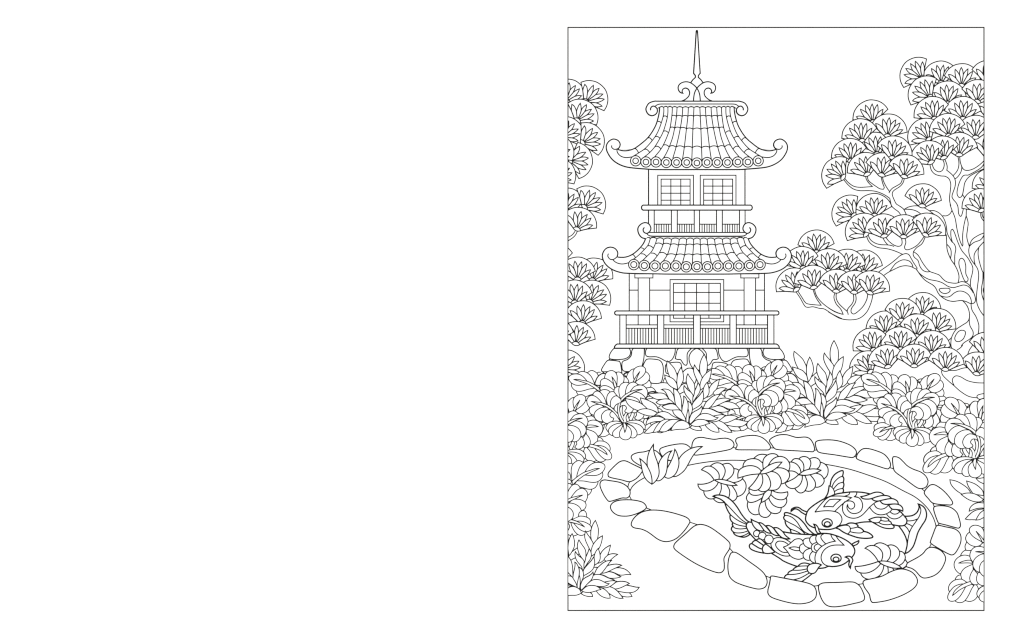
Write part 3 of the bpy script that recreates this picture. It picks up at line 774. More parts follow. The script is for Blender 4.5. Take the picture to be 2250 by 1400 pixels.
def broad_bush(label, r1, p1, r2, p2, d, mirror=False, behind=None, base=None, dz=0.0007):
    f = simil(REF[r1], REF[r2], p1, p2, mirror)
    bp = f(REF['base'])
    px = min(max(bp[0], FX0 + 8), FX1 - 8)
    root = thing('broadleaf_bush', px, bp[1] + 22, d, label, 'bush', 'bushes behind and beside the pond')
    for i, (nm, ls) in enumerate(FRONDS):
        dd = d if not (behind and i in behind[0]) else behind[1]
        b = MB(dd, w=1.32)
        for s in ls:
            s, g = L_(s)
            g2 = (lambda p, g=g: f(g(p))) if g else f
            if nm == 'stems':
                b.plate(smooth(parse(s, g2), True), b.d, b.d - 0.008)
                for q in STEM_LINES: b.line(q, f=g2)
                b.up(dz)
            else:
                b.leaf(s, th=0.008, dz=dz, f=g2)
        if nm == 'stem_front':
            b.plate(smooth(parse("R4: 72,128! 165,110! 118,220 100,330 110,450 140,570 190,690! 160,740 110,680 60,560 35,400 42,240", f), True), b.d, b.d - 0.006)
            b.plate(smooth(parse("R4: 108,270! 150,218 200,195! 185,310 175,400 195,515! 188,690! 142,570 113,450 103,330", f), True), b.d, b.d - 0.006)
            for q in STEM_LINES[:4]: b.line(q, f=f)
            nm = 'stem'
        if not (behind and i in behind[0]): d = b.d + 0.0006
        b.build('stem' if nm.startswith('stem') else nm, root)
    return d

# the bush with pointed leaves
E1 = simil((1277.2, 1296.7), (1308.2, 1143.6), (1277.2, 1296.7), (1308.2, 1143.6))
E3to1 = simil((1813.0, 919.5), (1832.4, 748.5), (1277.2, 1296.7), (1308.2, 1143.6))
E2to1 = simil((1516.2, 932.1), (1547.4, 778.8), (1277.2, 1296.7), (1308.2, 1143.6))
POINTED = [
 "S2: 440,530! 460,510 520,500 570,515! 620,560", "S2: 330,590! 340,640 380,710 440,760! 540,790 605,830! 590,740 540,680 440,625",
 "S2: 95,600! 130,680 200,745 290,785! 350,765 430,755! 390,715 320,665 210,625", "S2: 440,530! 500,575 580,612 660,612 760,605! 740,570 700,530 640,515 540,520",
 "S2: 385,1130! 450,1060 530,990 640,950! 600,1020 560,1100 520,1120 450,1135", "S2: 415,1010! 430,940 490,890 580,875 660,890 715,925! 640,950 560,955 480,975",
 "S2: 275,795! 340,765 420,757 500,775 560,805 608,828! 540,865 450,865 350,835",
 "S3: 165,635! 230,625 300,645 350,700 375,760 395,880! 330,830 290,780 250,700 215,655", "S3: 85,840! 150,800 240,785 310,800 380,865! 300,855 230,875 160,880 110,862",
 "S3: 65,1045! 130,1005 200,990 280,1010 350,1060 460,1112! 540,1150 400,1118 300,1120 240,1118! 150,1060",
 "S3: 35,1330! 90,1230 160,1150 250,1113 330,1130! 250,1190 170,1270 110,1315", "S3: 135,1312! 190,1215 270,1145 370,1116 490,1140! 400,1175 340,1240 250,1310 190,1318",
 "P3: 500,745! 530,830 590,895 690,955 800,1000 905,1038! 890,960 830,860 770,775 700,735 600,725",
 "S3: 180,905! 250,880 330,865 400,885 480,965! 430,962 330,965 260,955 210,935",
 "P3: 505,1330! 530,1230 600,1120 690,1045 800,1018 900,1040 980,1090 1032,1180! 970,1225 880,1258 740,1272 600,1300",
 "P1: 230,420! 215,540 235,680 290,850 370,1010! 500,1200 660,1240 645,950 600,830 530,700 450,610 340,510",
 "P1: 175,955! 215,1090 290,1225 380,1325 500,1400 620,1440 709,1471! 680,1330 650,1235 590,1150 510,1075 370,1015",
 "P1: 762,620! 700,750 660,900 650,1050 655,1200 700,1400 709,1471! 770,1390 830,1260 880,1130 890,1020 870,880 820,730",
 "P3: 470,145! 490,250 520,400 550,530 580,600 680,700 770,780! 745,640 720,450 670,310 600,210 540,165",
 "Q5: 885,190! 820,285 768,410 742,550 745,700 780,840 825,920! 900,850 950,740 972,610 975,450 935,310",
 "Q5: 585,510! 560,600 555,700 580,800 630,920 690,1040 750,1180! 800,1100 820,920! 800,850 760,790 700,690 640,610",
 "Q5: 1105,660! 1030,700 940,770 860,860 800,960 760,1080 750,1180 765,1290! 850,1225 940,1150 1000,1040 1050,930 1085,800",
 "Q6: 627,-132! 610,-60 570,40 525,140 495,230 483,330 485,450! 520,380 590,270 655,180 690,80 685,0 660,-70",
 "Q7: 325,80! 210,145 130,225 85,310 50,400 30,495! 110,468 190,400 255,310 295,210",
 "Q6: 882,-132! 820,-50 785,30 768,110 775,230 772,350! 860,285 915,220 938,140 935,60 920,-20",
 "Q7: 490,290! 400,275 330,282 262,308! 180,400 250,450 330,415! 410,345",
 "Q5: 380,785! 345,870 328,980 342,1080 385,1210 450,1320 510,1400 545,1500! 575,1400 592,1280 588,1160 560,1060 500,970 430,870",
 "Q6: 241,-45! 232,50 250,140 295,230 360,310 415,380 440,460 450,500! 485,430! 482,330 492,230! 430,150 340,80 280,10",
 "Q6: 755,110! 690,210 600,310 530,390 485,450 460,520! 475,635! 600,565 690,500 745,430 772,350 785,280 778,190",
 "Q7: 585,540! 500,517 420,513 330,528 255,552 180,640 110,722! 190,712 280,678 380,628 480,582",
 "Q7: 790,755! 740,690 660,630 560,600 470,595 400,618! 285,682! 350,688 430,715 520,755 600,762 700,748",
 "Q7: 565,800! 480,757 400,710 290,682! 190,712 110,722 75,740! 180,770 300,828 420,832 500,820",
 "Q6: 1263,207! 1140,218 1030,268 930,350 850,430 800,530 765,610! 920,600! 990,545 1060,460 1145,340 1220,240",
 "Q6: 1337,756! 1250,725 1150,690 1060,645 960,608 870,596 800,604 740,625! 680,765! 900,900 1060,808 1180,803 1270,780",
 "Q7: 815,1248! 790,1200 745,1160! 600,1130 480,1120! 580,1235 640,1252 710,1260 770,1255", "Q7: 755,955! 690,920 610,905 530,905 450,922! 380,975 310,1022! 430,1078! 510,1065 600,1030 680,990",
 "Q7: 980,1040! 900,1035 800,1012 680,990! 600,1030 510,1065 430,1080! 490,1125 580,1145 690,1162 780,1160 860,1145 930,1100",
 "Q7: 610,1290! 550,1205 480,1125 400,1062 310,1025! 200,1040 110,1060! 200,1110 270,1165 360,1222 440,1265 530,1290",
 "Q7: 460,900! 380,888! 200,920 0,1010! 60,1035 140,1050 230,1048 310,1022 380,975 430,930",
 "Q6: 1190,855! 1120,845 1050,812 960,765 880,742 800,738 730,752 665,790! 540,900 450,1000! 600,960 800,925 920,935 1030,932 1100,915 1155,888",
 "Q6: 1215,1260! 1200,1170 1140,1085 1060,1015 960,970! 830,940 830,1065! 890,1140 970,1205 1060,1245 1140,1262",
 "Q6: 725,1215! 710,1150 655,1100! 500,1060 405,1135! 480,1180 560,1205 640,1217",
 "Q6: 345,395! 400,430 450,500 473,600 460,690 420,790 390,900 395,1035! 360,1010! 378,850 375,710 350,610! 355,500",
 "Q6: 225,255! 235,340 215,460 190,570 175,700! 230,790 275,880 295,985! 297,850 325,720 350,590 350,470 320,370 275,290",
 "Q6: 738,530! 690,590 610,645 520,690 450,750 410,830 385,920 390,1000 410,1040! 500,950 590,850 680,760 725,680 745,600",
 "Q6: 960,1020! 900,965 820,920 720,905 620,910 530,950 460,1010 415,1045! 470,1080 560,1100 680,1095 800,1065 880,1035",
]
def pointed_bush(label, p1, p2, d):
    f = simil((1277.2, 1296.7), (1308.2, 1143.6), p1, p2)
    root = thing('pointed_leaf_bush', p1[0], p1[1] + 14, d, label, 'bush', 'bushes behind and beside the pond')
    b = MB(d, w=1.35)
    b.plate(smooth(parse("Q6: 440,620! 660,770! 420,1120! 400,1130 360,1020 295,985 175,700! 330,400", f), True), d, d - 0.008)
    b.line("Q6: 295,985 350,1020 405,1135", f=f); b.line("Q6: 445,635 460,640 475,635", f=f)
    b.line("Q5: 170,1150 250,1085 325,1035", f=f); b.line("Q5: 355,1240 385,1205", f=f); b.line("Q6: 110,210 170,170 245,135", f=f)
    b.line("Q6: 755,400 800,400 860,402", f=f)
    b.build('stem', root)
    d += 0.0008
    for s in POINTED:
        g = {'P': E3to1, 'S': E2to1, 'Q': None}[s[0]]
        g2 = (lambda p, g=g: f(g(p))) if g else f
        b = MB(d, w=1.35); b.leaf(s, th=0.006, dz=0.0, f=g2)
        b.build('leaf', root)
        d += 0.0007
    return d

broad_bush('broadleaf bush in front of the right half of the pagoda base, between two pointed bushes', 'base', (1674.3, 915.4), 't1', (1563.2, 822.1), 0.083)
broad_bush('broadleaf bush left of the pagoda, with three tall fronds above the pond rim', 'base', (1370.7, 929.3), 't1', (1260.7, 834.0), 0.073, behind=((2, 8), 0.024))
broad_bush('broadleaf bush cut by the left border, at the height of the pond\'s top edge', 't9', (1274.3, 878.9), 't5', (1334.3, 999.4), 0.031)
broad_bush('lowest broadleaf bush at the left border, above the pointed bush in the corner', 't1', (1317.1, 1029.3), 't3', (1285.0, 1158.0), 0.074, mirror=True)
pointed_bush('spiky bush with pointed leaves in front of the left half of the pagoda base', (1516.2, 932.1), (1547.4, 778.8), 0.127)
pointed_bush('spiky bush with pointed leaves standing free, right of the pagoda base', (1813.0, 919.5), (1832.4, 748.5), 0.050)
broad_bush('broadleaf bush under the lowest pine fans, right of the free standing spiky bush', 'base', (2003.2, 942.9), 't1', (1903.2, 833.2), 0.084)
broad_bush('broadleaf bush at the right border, overlapping its neighbour beneath the pine root', 't9', (2089.0, 885.7), 't5', (2038.0, 1026.3), 0.138, mirror=True)
broad_bush('broadleaf bush in the bottom right corner, beside the pond stones', 't9', (2144.3, 1167.1), 't5', (2092.9, 1308.6), 0.030, mirror=True)
pointed_bush('spiky bush with pointed leaves in the bottom left corner', (1277.2, 1296.7), (1308.2, 1143.6), 0.118)

rt = thing('pointed_leaf_plant', 2155, 1140, 0.02, 'small clump of pointed leaves poking in at the right border beside the pond', 'plant')
d = 0.02
for s in ("T1: 645,90! 700,150 760,185 830,210! 830,92 720,97", "T1: 150,125! 170,210 230,290 300,350 375,397! 450,420 560,400! 500,300 400,220 280,155",
          "T1: 470,148! 495,230 540,310 600,400! 800,430! 780,340 720,270 620,200", "T1: 735,528! 800,503! 860,520! 800,545!",
          "T1: 370,410! 440,385 530,380 620,395 710,440 795,508! 740,545 660,550 580,535 480,490",
          "T1: 520,730! 540,660 600,600 680,568 760,568 860,580! 860,665 760,668 660,680",
          "T1: 445,880! 520,800 600,735 690,700 850,683! 800,720! 650,895! 580,893 500,893", "T1: 648,900! 690,820 740,755 830,690! 850,830! 780,860 720,890"):
    b = MB(d, w=1.4); b.leaf(s, th=0.008, dz=0); b.build('leaf', rt); d += 0.0016
# ---------------------------------------------------------------- pond
w_ = MB(0.006, w=1.5)
rim = "K1: 525,965! 560,900 640,830 740,770 900,700 1100,640 1415,578 1560,550 1750,522 K2: 550,510 750,500 970,505 K3: 60,412 185,433 330,460 500,500 700,565 900,640 1100,745 1250,825 1370,930 1440,1030 1475,1110 1490,1170! K6: 930,530! 870,600! 640,740! 560,850! K5: 2000,690! 1400,710! 690,570! 160,170! K4: 1370,400! 800,215! 470,55!"
w_.plate(smooth(parse(rim), True), 0.006, 0.0)
w_.lines("K1: 525,965 560,900 640,830 740,770", "K1: 1390,584 1560,550 1750,522 K2: 550,510 750,500 975,505",
 "K3: 185,433 330,460 500,500 700,565 900,640 1100,745 1250,825 1370,930 1440,1030 1475,1110 1490,1170")
w_.lines("K2: 785,307 815,309", "K2: 1345,309 1398,312", "K2: 2020,343 2060,345", "K3: 525,340 550,347", "K3: 943,472 990,487", "K3: 1318,720 1352,748", "K3: 1450,890 1467,930",
 "K6: 1022,288 1015,306", "K6: 930,532 908,577", "K6: 622,815 572,845", "K6: 612,722 636,766", "K6: 30,1032 90,1023", "K5: 1383,711 1415,711 1455,697", "K5: 680,568 742,592",
 "K5: 155,165 205,222", "K4: 1368,402 1490,442", "K4: 698,182 785,217", "K4: 440,-2 472,57", "K1: 490,905 500,860 518,833", "K1: 1100,505 1155,505", w=1.4)
tag(w_.build('pond_water'), 'still white water of the pond inside its ring of stones', None, None, 'structure')

STONES = [
 ("K1: 350,530 420,507 480,520 560,560 700,630 715,660 640,760 570,810 500,830 380,800 220,765 185,740 190,690 260,610", 'tilted pond stone at far left, just left of the sprouting water leaves'),
 ("K1: 70,830 120,803 200,812 360,840 460,890 510,950 522,1000 510,1050 470,1080 400,1080 310,1105 210,1132 170,1110 110,1020 60,900", 'leftmost stone of the pond rim, rounded with a pointed lower end'),
 ("K1: 218,1215 260,1150 360,1115 500,1108 620,1120 720,1150 770,1210 750,1255 650,1310 530,1350 430,1360 330,1345 250,1290", 'flat oval pebble on the left side of the pond rim'),
 ("K4: 468,430 490,370 550,300 640,245 760,218 900,220 1050,245 1200,285 1320,330 1370,385 1350,440 1280,540 1180,640 1080,690 980,700 880,665 770,585 700,540 620,508 520,490 480,465", 'long curved boomerang shaped stone on the lower left pond rim'),
 ("K4: 1122,780 1140,730 1200,670 1320,565 1420,475 1500,440 1580,442 1680,480 1800,560 1930,665 1985,730 1980,810 1930,890 1895,960 1900,1050 1895,1130 1850,1175 1780,1175 1650,1130 1480,1050 1330,960 1200,870 1140,820", 'largest stone of the pond rim, a wide tilted slab below the koi tail'),
 ("K5: 155,270 180,230 230,222 300,258 420,345 580,460 660,540 695,620 695,680 660,735 580,757 480,740 330,695 220,645 150,570 128,450 135,340", 'wedge shaped stone on the bottom rim right of the largest slab'),
 ("K5: 745,605 750,575 780,567 900,590 1080,625 1230,655 1330,685 1390,730 1415,810 1395,890 1320,945 1200,970 1080,965 920,930 770,880 715,830 710,770 730,690", 'bottom rim stone that the lower koi\'s front fin touches'),
 ("K5: 1445,720 1480,680 1550,665 1750,660 1900,653 1980,665 2050,720 2100,820 2115,890 2080,935 1950,970 1780,1005 1650,1015 1560,990 1500,920 1460,820", 'lowest stone of the pond rim with a flat top, nearest the bottom border'),
 ("K6: 90,1010 110,980 200,960 320,930 430,875 520,845 600,845 690,880 750,950 755,1020 700,1090 570,1165 400,1225 240,1253 195,1245 178,1200 165,1150 110,1070", 'long sausage shaped stone at the lower right under the single lily leaf'),
 ("K6: 620,790 650,760 760,700 830,650 870,600 920,575 990,585 1060,625 1103,690 1100,750 1050,850 970,920 860,953 800,935 740,870 690,835 630,815", 'bean shaped stone on the lower right rim below the koi tail fin'),
 ("K6: 990,320 1020,305 1100,322 1220,350 1280,400 1297,470 1280,550 1230,640 1190,668 1140,655 1040,600 930,530 922,500 950,420", 'squarish stone on the right rim, rightmost of the whole ring'),
 ("K6: 960,90 990,68 1080,65 1170,85 1240,140 1270,210 1290,300 1270,338 1220,330 1110,300 1030,280 1010,260 970,150", 'four sided stone on the right rim beside the koi tail tip'),
 ("K3: 1350,770 1390,705 1430,675 1480,678 1560,730 1630,800 1685,880 1670,912 1620,912 1540,908 1450,890 1400,840", 'triangular stone on the upper right pond rim'),
 ("K3: 975,360 1000,342 1050,355 1100,400 1150,450 1220,490 1310,525 1370,575 1395,640 1370,700 1310,720 1250,700 1120,605 1010,525 985,470", 'long slanting stone with a narrow upper end on the upper right rim'),
 ("K3: 550,340 575,290 620,252 680,246 770,268 870,310 930,375 952,440 930,482 890,482 760,440 570,378", 'half round stone on the top rim, second right of the centre bush'),
 ("K3: 62,190 80,158 150,145 260,145 370,165 480,210 540,265 545,310 510,350 450,347 300,322 120,295 80,260", 'long smooth stone on the top rim under the free standing spiky bush'),
 ("K2: 1335,195 1400,140 1500,108 1600,108 1680,130 1760,150 1880,143 1950,165 2000,230 2028,320 2010,365 1960,368 1750,355 1480,338 1410,315 1370,260", 'wavy topped stone at the highest point of the pond rim'),
 ("K2: 815,210 830,165 900,140 1000,122 1120,120 1220,150 1300,215 1350,290 1330,335 1270,342 1050,340 850,338 815,320! 838,265", 'short stone with a notched left end on the top rim'),
 ("K2: 140,300 155,220 200,165 290,148 390,165 490,178 580,165 680,163 760,200 790,260 765,310 700,340 500,378 300,410 180,418 150,360", 'saddle topped stone touched by the tip of the sprouting leaves'),
 ("K1: 978,370 985,325 1040,297 1150,268 1290,248 1380,258 1450,310 1500,400 1300,480 1140,505 1020,440", 'stone half hidden behind the middle of the sprouting leaves'),
 ("K1: 538,460 560,415 640,383 740,370 830,345 900,347 960,390 1010,465 1000,560 800,600 690,585 580,520", 'stone behind the tallest of the sprouting leaves'),
]
for i, (s, lab) in enumerate(STONES):
    pts = smooth(parse(s), True)
    top = 0.075 if i == 8 else 0.062 if i in (6,) else 0.030
    b = MB(top, w=1.65)
    b.plate(pts, top, 0.0)
    b.ribbon(pts, 1.65, top, True)
    cx = sum(p[0] for p in pts) / len(pts); cy = sum(p[1] for p in pts) / len(pts)
    for k, dd in ((0.80, 0.006), (0.62, 0.010), (0.40, 0.013)):       # a low dome on the stone
        b.plate([(cx + (p[0] - cx) * k, cy + (p[1] - cy) * k) for p in pts], top + dd, top + dd - 0.008)
    tag(b.build('pond_stone'), lab, 'stone', 'stones ringing the pond')

wp = thing('water_plant', 1432, 1063, 0.04, 'clump of five upright blade leaves sprouting at the upper left pond edge', 'plant')
d = 0.045
for s in ("N1: 2082,155! 1900,168 1720,220 1550,320 1430,430 1350,555! 1300,800 1165,1075! 1260,1078 1400,1000 1530,880 1630,720 1720,550 1830,380 1950,255",
          "N1: 1225,235! 1200,380 1150,520 1080,670 995,820! 950,1000 905,1085! 980,1125 1060,1130 1170,1075 1260,980 1330,820 1355,650 1330,480 1280,330",
          "N1: 1140,285! 1000,340 880,440 780,570 725,710! 735,900 700,1100 655,1205! 740,1212 820,1170 900,1085 955,980 985,850 1000,700 1010,560 1060,400",
          "N1: 577,80! 500,200 440,310 400,450 375,600 380,745! 420,900 500,1100 522,1312! 600,1260 680,1160 730,1050 745,930 730,790 700,660 650,520 600,380 572,230",
          "N1: 145,520! 180,650 215,850 250,980 310,1120 400,1230 520,1312! 525,1180 490,1000 420,840 330,690 240,600"):
    b = MB(d, w=1.6); b.leaf(s, th=0.02, dz=0); b.build('leaf', wp); d += 0.003

# floating leaf rosettes
def lily(px, py, label, leaves, d, w=1.65):
    r = thing('lily_leaf', px, py, d, label, 'water plant', 'lily leaves floating on the pond')
    for i, s in enumerate(leaves):
        b = MB(d, w=w); b.leaf(s, th=0.006, dz=0); b.build('midrib' if i == len(leaves) - 1 else 'lobe', r); d += 0.0016
lily(1590, 1060, 'leftmost lily leaf, partly under the lower koi\'s tail tip', [
 "W1: 1250,735! 1310,810 1335,910 1310,1030 1230,1130 1110,1182! 1000,1050! 950,860! 1150,740!",
 "W1: 970,900! 1040,1000 1090,1100 1100,1190 1060,1260 1000,1295! 850,1200 830,840! 960,860!",
 "W1: 495,1240! 560,1300 640,1335 760,1335! 890,1210! 915,1070 890,970 835,885! 840,840! 700,800! 600,1100",
 "W1: 250,1040! 260,1110 310,1190 380,1235 470,1240 560,1205 635,1145 690,1020 700,930 688,850! 690,810! 620,780! 450,950",
 "W1: 100,860! 110,920 160,990 240,1030 330,1038 430,1015 520,960 590,880 615,820! 640,790! 515,757! 400,820 280,855 180,866",
 "W1: 1025,465! 1100,478 1165,518 1260,600! 1250,700 1210,755 1120,800 1000,825! 1000,860! 840,800! 850,600",
 "W1: 735,355! 840,330 920,345 990,410 1022,490 1000,600 930,690 830,762! 835,800! 715,780! 640,650 650,450",
 "W1: 412,402! 500,340 590,315 680,332 750,390 797,500 780,620 712,745! 710,780! 560,765! 430,560",
 "W1: 190,495! 280,420 390,400 480,430 580,510 640,610 638,740! 635,770! 515,757! 430,640 330,560",
 "W1: 515,755! 640,740 760,750 880,780 1000,825 1105,892! 1000,900 880,885 760,860 640,820"], 0.012)
lily(1685, 1090, 'lily leaf opening downwards, below the biggest lily leaf', [
 "K2: 1178,1325! 1100,1337 1030,1290 995,1210 1002,1145! 1100,1100 1215,1080! 1205,1150",
 "K2: 1220,1080! 1130,1130 1050,1150 1000,1130 980,1070 1025,995! 1150,1000 1260,1005!",
 "K2: 1022,950! 1022,990 1060,1030 1130,1040 1210,1025 1265,1000! 1310,960! 1150,920",
 "K2: 1360,1315! 1310,1370 1250,1378 1190,1345 1170,1270 1185,1190 1205,1150! 1265,1120!",
 "K2: 1515,1230! 1500,1290 1440,1320 1360,1305 1290,1230 1265,1120! 1325,1065! 1450,1180",
 "K2: 1592,1080! 1600,1140 1560,1205 1490,1228 1400,1195 1340,1120 1325,1065! 1350,1020!",
 "K2: 1372,962! 1440,992 1520,1002 1612,985! 1615,1040 1570,1095 1500,1108 1420,1085 1350,1020!",
 "K2: 1310,960! 1362,962! 1358,1020 1320,1080 1270,1120 1207,1152! 1225,1080 1255,1010"], 0.012)
lily(1760, 1045, 'lily leaf on the right of the top group, under the upper pond rim', [
 "W2: 1200,278! 1280,310 1340,380 1350,470 1325,550 1268,610! 1150,550 1090,480! 1150,400",
 "W2: 980,215! 1040,190 1110,190 1170,225 1195,290 1175,365 1125,412! 970,415!",
 "W2: 770,208! 820,175 880,165 950,187 1000,250 1005,330 970,415! 860,455!",
 "W2: 618,272! 660,220 720,205 790,225 850,290 870,370 858,458! 810,490!",
 "W2: 570,275! 650,280 730,320 790,400 812,490! 765,522! 700,470 640,455 560,450",
 "W2: 560,455! 640,452 710,477 765,522! 690,590 620,635 505,688! 560,600",
 "W2: 1095,772! 1160,770 1230,730 1272,655 1250,580 1190,520 1095,495! 995,525!",
 "W2: 905,845! 960,855 1020,842 1080,790 1100,720 1080,640 995,528! 890,540!",
 "W2: 690,800! 740,860 800,888 870,865 920,790 940,710 925,630 888,540! 835,540!",
 "W2: 495,688! 640,620 700,580 765,525! 835,540! 835,620 800,710 740,770 660,800 590,790 530,750",
 "W2: 765,522! 860,455 960,420 1080,410 1212,436! 1110,490 990,525 880,537"], 0.026)
lily(1668, 1042, 'biggest lily leaf at the centre of the top group', [
 "K2: 1095,470! 1160,420 1230,408 1302,420! 1350,520 1240,600", "K2: 925,612! 940,545 990,495 1080,475 1160,490 1235,548! 1240,640! 1205,660! 1100,620",
 "K2: 850,775! 850,700 880,640 960,595 1060,583 1150,610 1208,665! 1180,710! 1050,722 950,745",
 "K2: 1240,642! 1232,540 1250,470 1310,415 1380,398 1440,410 1472,442! 1400,500 1315,580!",
 "K2: 1315,580! 1360,510 1420,460 1500,440 1580,465 1635,530 1648,600 1630,662! 1435,620!",
 "K2: 1435,620! 1520,618 1600,650 1640,700 1635,770 1580,840 1512,865! 1400,800 1355,670!",
 "K2: 1355,670! 1430,690 1490,745 1517,830 1490,910 1430,955 1310,958! 1300,850 1270,700!",
 "K2: 1270,700! 1320,755 1352,850 1340,920 1290,970 1220,982 1150,948! 1200,850 1215,710!",
 "K2: 1178,710! 1215,708! 1232,800 1215,880 1170,945 1100,965 1012,930! 1080,860 1135,785",
 "K2: 1180,710! 1240,640 1330,575 1430,535 1527,528! 1450,610 1370,665 1270,702"], 0.044)
lily(1950, 1240, 'single lily leaf at the lower right, tucked under a long stone', [
 "W5: 1505,620! 1560,700 1572,725! 1530,820! 1410,900! 1300,860! 1400,700",
 "W5: 1355,400! 1420,410 1480,460 1515,560 1490,660 1430,740 1335,800! 1165,720!",
 "W5: 1025,240! 1110,220 1200,240 1290,300 1350,400 1345,520 1280,630 1165,720! 995,680!",
 "W5: 640,235! 720,180 820,163 920,190 1020,250 1085,340 1103,460 1075,580 995,682! 845,668!",
 "W5: 390,315! 480,255 590,235 700,260 800,330 870,430 880,540 845,668! 760,685! 660,530 520,390",
 "W5: 1155,868! 1205,940! 1100,1100! 1000,1100! 1020,830!", "W5: 1018,828! 1035,920 1030,1030! 900,1150! 700,1180! 910,785!",
 "W5: 265,1000! 300,1080 380,1150 500,1180 650,1150 790,1080 860,980 900,880 912,785! 820,745!",
 "W5: 110,825! 120,890 170,960 260,1000 370,1010 480,995 600,945 720,860 822,745! 760,685! 560,750 330,805",
 "W5: 760,685! 870,670 1000,680 1180,725 1330,800 1412,862! 1280,872 1150,862 1020,825 900,780"], 0.054)

# ---------------------------------------------------------------- koi
TH, IN = 2.05, 1.6
k1 = thing('koi', 1890, 1160, 0.06, 'upper koi swimming left, with a spiral and a diamond pattern on its back', 'fish', 'koi in the pond')
b = MB(0.020, w=TH)
b.leaf("V6: 1560,348! 1582,420 1540,520 1460,580 1370,600 1270,600! 1200,700! 1170,810! 1250,920 1310,1040 1338,1160 1320,1270 1292,1368! 1380,1320 1460,1220 1510,1090 1560,930 1640,790 1710,680 1735,570 1710,460 1650,390", th=0.012, dz=0)
b.lines("V6: 1590,385 1618,480 1590,590 1530,690 1440,820 1390,920 1360,1040 1342,1160", "V6: 1320,697 1450,690 1565,650", "V6: 1320,750 1390,775 1440,808", "V6: 1275,790 1340,850 1385,935", w=IN)
b.build('tail', k1)
b = MB(0.022, w=TH)
b.leaf("V5: 770,605! 830,500 855,355! 875,350 900,230 960,130 1040,70 1125,38 1147,70 1130,155! 1158,200 1145,280! 1160,330 1138,405! 1152,450 1130,500! 950,620", th=0.012, dz=0)
b.lines("V5: 875,355 930,400 960,460 970,530", "V5: 915,380 960,280 1050,190 1130,155", "V5: 945,420 1000,350 1060,300 1145,280", "V5: 965,470 1040,425 1138,405", w=IN)
b.build('dorsal_fin', k1)
b = MB(0.026, w=TH)
b.leaf("V5: 75,880! 90,825 170,790 240,800 310,850 400,885! 400,945! 370,940 290,895 220,840 150,825", th=0.006, dz=0, w=2.0); b.build('barbel', k1)
body1 = "V5: 740,625 620,695 500,780 420,860 385,950 372,1030 390,1090 440,1150 500,1190 570,1215 640,1235 760,1247 880,1243 990,1212 1080,1165 V6: 290,750 440,722 600,715 800,790 1030,770 1170,795 1270,790 1320,745 1325,670 1280,600 1220,530 1100,465 900,300 570,143 440,115 300,103 160,105 0,125 V5: 1000,520 880,565"
b = MB(0.034, w=TH)
b.plate(smooth(parse(body1), True), b.d, b.d - 0.03)
b.lines("V5: 880,568 740,625 620,695 500,780 420,860 385,950 372,1030 390,1090 440,1150 500,1190 570,1215", "V5: 640,1235 760,1247 880,1243 990,1212 1080,1165 V6: 290,752",
        "V6: 275,750 430,722 600,715", "V6: 570,143 440,115 300,103 160,105 0,125 V5: 1000,520 880,568", "V6: 1020,770 1170,797 1270,790 1320,745 1328,670 1280,600 1220,530 1140,468", w=TH)
b.lines("V5: 565,890! 700,868 850,862 980,880 1060,920 1110,990 1118,1060 1090,1125 1050,1175", "V5: 565,890! 660,760 780,630 880,568", "V5: 880,568 1000,560 1150,565 1318,593! 1200,670 1100,750 965,882",
        "V5: 740,785! 800,700 865,635! 980,625 1098,633! 1010,700 935,782! 840,775 740,785", "V5: 1275,490 1260,530 1180,562", "V5: 1425,490 1410,540 1370,575! 1440,588",
        "V6: 250,202 330,215 390,270 423,370 400,470 340,525 250,547 170,525 110,460 102,400 118,352! 122,400 150,440 190,455 240,430 262,375 235,315 170,288 90,295",
        "V6: 60,300 20,360 10,440 25,520 90,600 200,640 310,632 410,580 500,490 560,420 640,350 700,310 780,285", "V6: 655,345 700,420 760,450 820,455 890,430 955,370",
        "V6: 570,425 640,510 720,560 810,572 900,555 980,510 1028,460", "V6: 985,510 1040,550 1090,558 1140,545 1180,512", "V6: 915,560 970,620 1040,652 1110,652 1180,625 1242,572", w=IN)
b.build('body', k1)
b = MB(0.040, w=TH)
for s in ("V6: 780,285! 830,340 900,358 970,355 1060,350 1155,355! 1140,300 1100,265 1020,238 900,250", "V6: 610,242! 660,280 740,290 850,265 950,245 1022,238! 960,190 880,175 800,180 700,205",
          "V6: 385,200! 430,240 520,250 600,240 700,205 800,180 870,172! 800,120 720,107 650,118 570,148 480,180", "V6: 960,365! 980,410 1030,455 1100,462 1180,470 1245,497! 1245,440 1210,390 1150,358 1060,350"):
    b.leaf(s, th=0.004, dz=0.0014, w=1.9)
b.build('back_ridge', k1)
b = MB(0.040, w=1.9)
b.leaf("V6: 553,670! 640,635 720,620 790,625! 850,622 930,645 962,680 955,695! 1000,718 1015,745 1012,760! 1050,790 1072,820 1055,845 980,855 880,845 780,810 680,755 600,710", th=0.006, dz=0)
b.lines("V6: 790,625 800,665 770,715 710,737 640,725", "V6: 795,685 880,702 950,695", "V6: 745,725 830,765 940,775 1010,760", w=IN); b.build('belly_fin', k1)
b = MB(0.042, w=2.1)
b.leaf("V5: 985,1215! 1060,1180 1140,1160 1190,1155! V6: 80,778! 140,745 210,740 280,755 328,795 322,822! 390,850 440,895 438,912! 520,930 590,970 632,1020 600,1045 480,1055 330,1040 200,1000 100,962! V5: 1210,1332! 1130,1290 1060,1240", th=0.006, dz=0)
b.lines("V6: 80,785 140,800 170,850 165,910 120,962", "V6: 175,850 250,840 322,820", "V6: 175,920 270,940 390,943 438,912", w=IN); b.build('pectoral_fin', k1)
b = MB(0.040, w=1.9); ox, oy, s_ = WIN['V5']
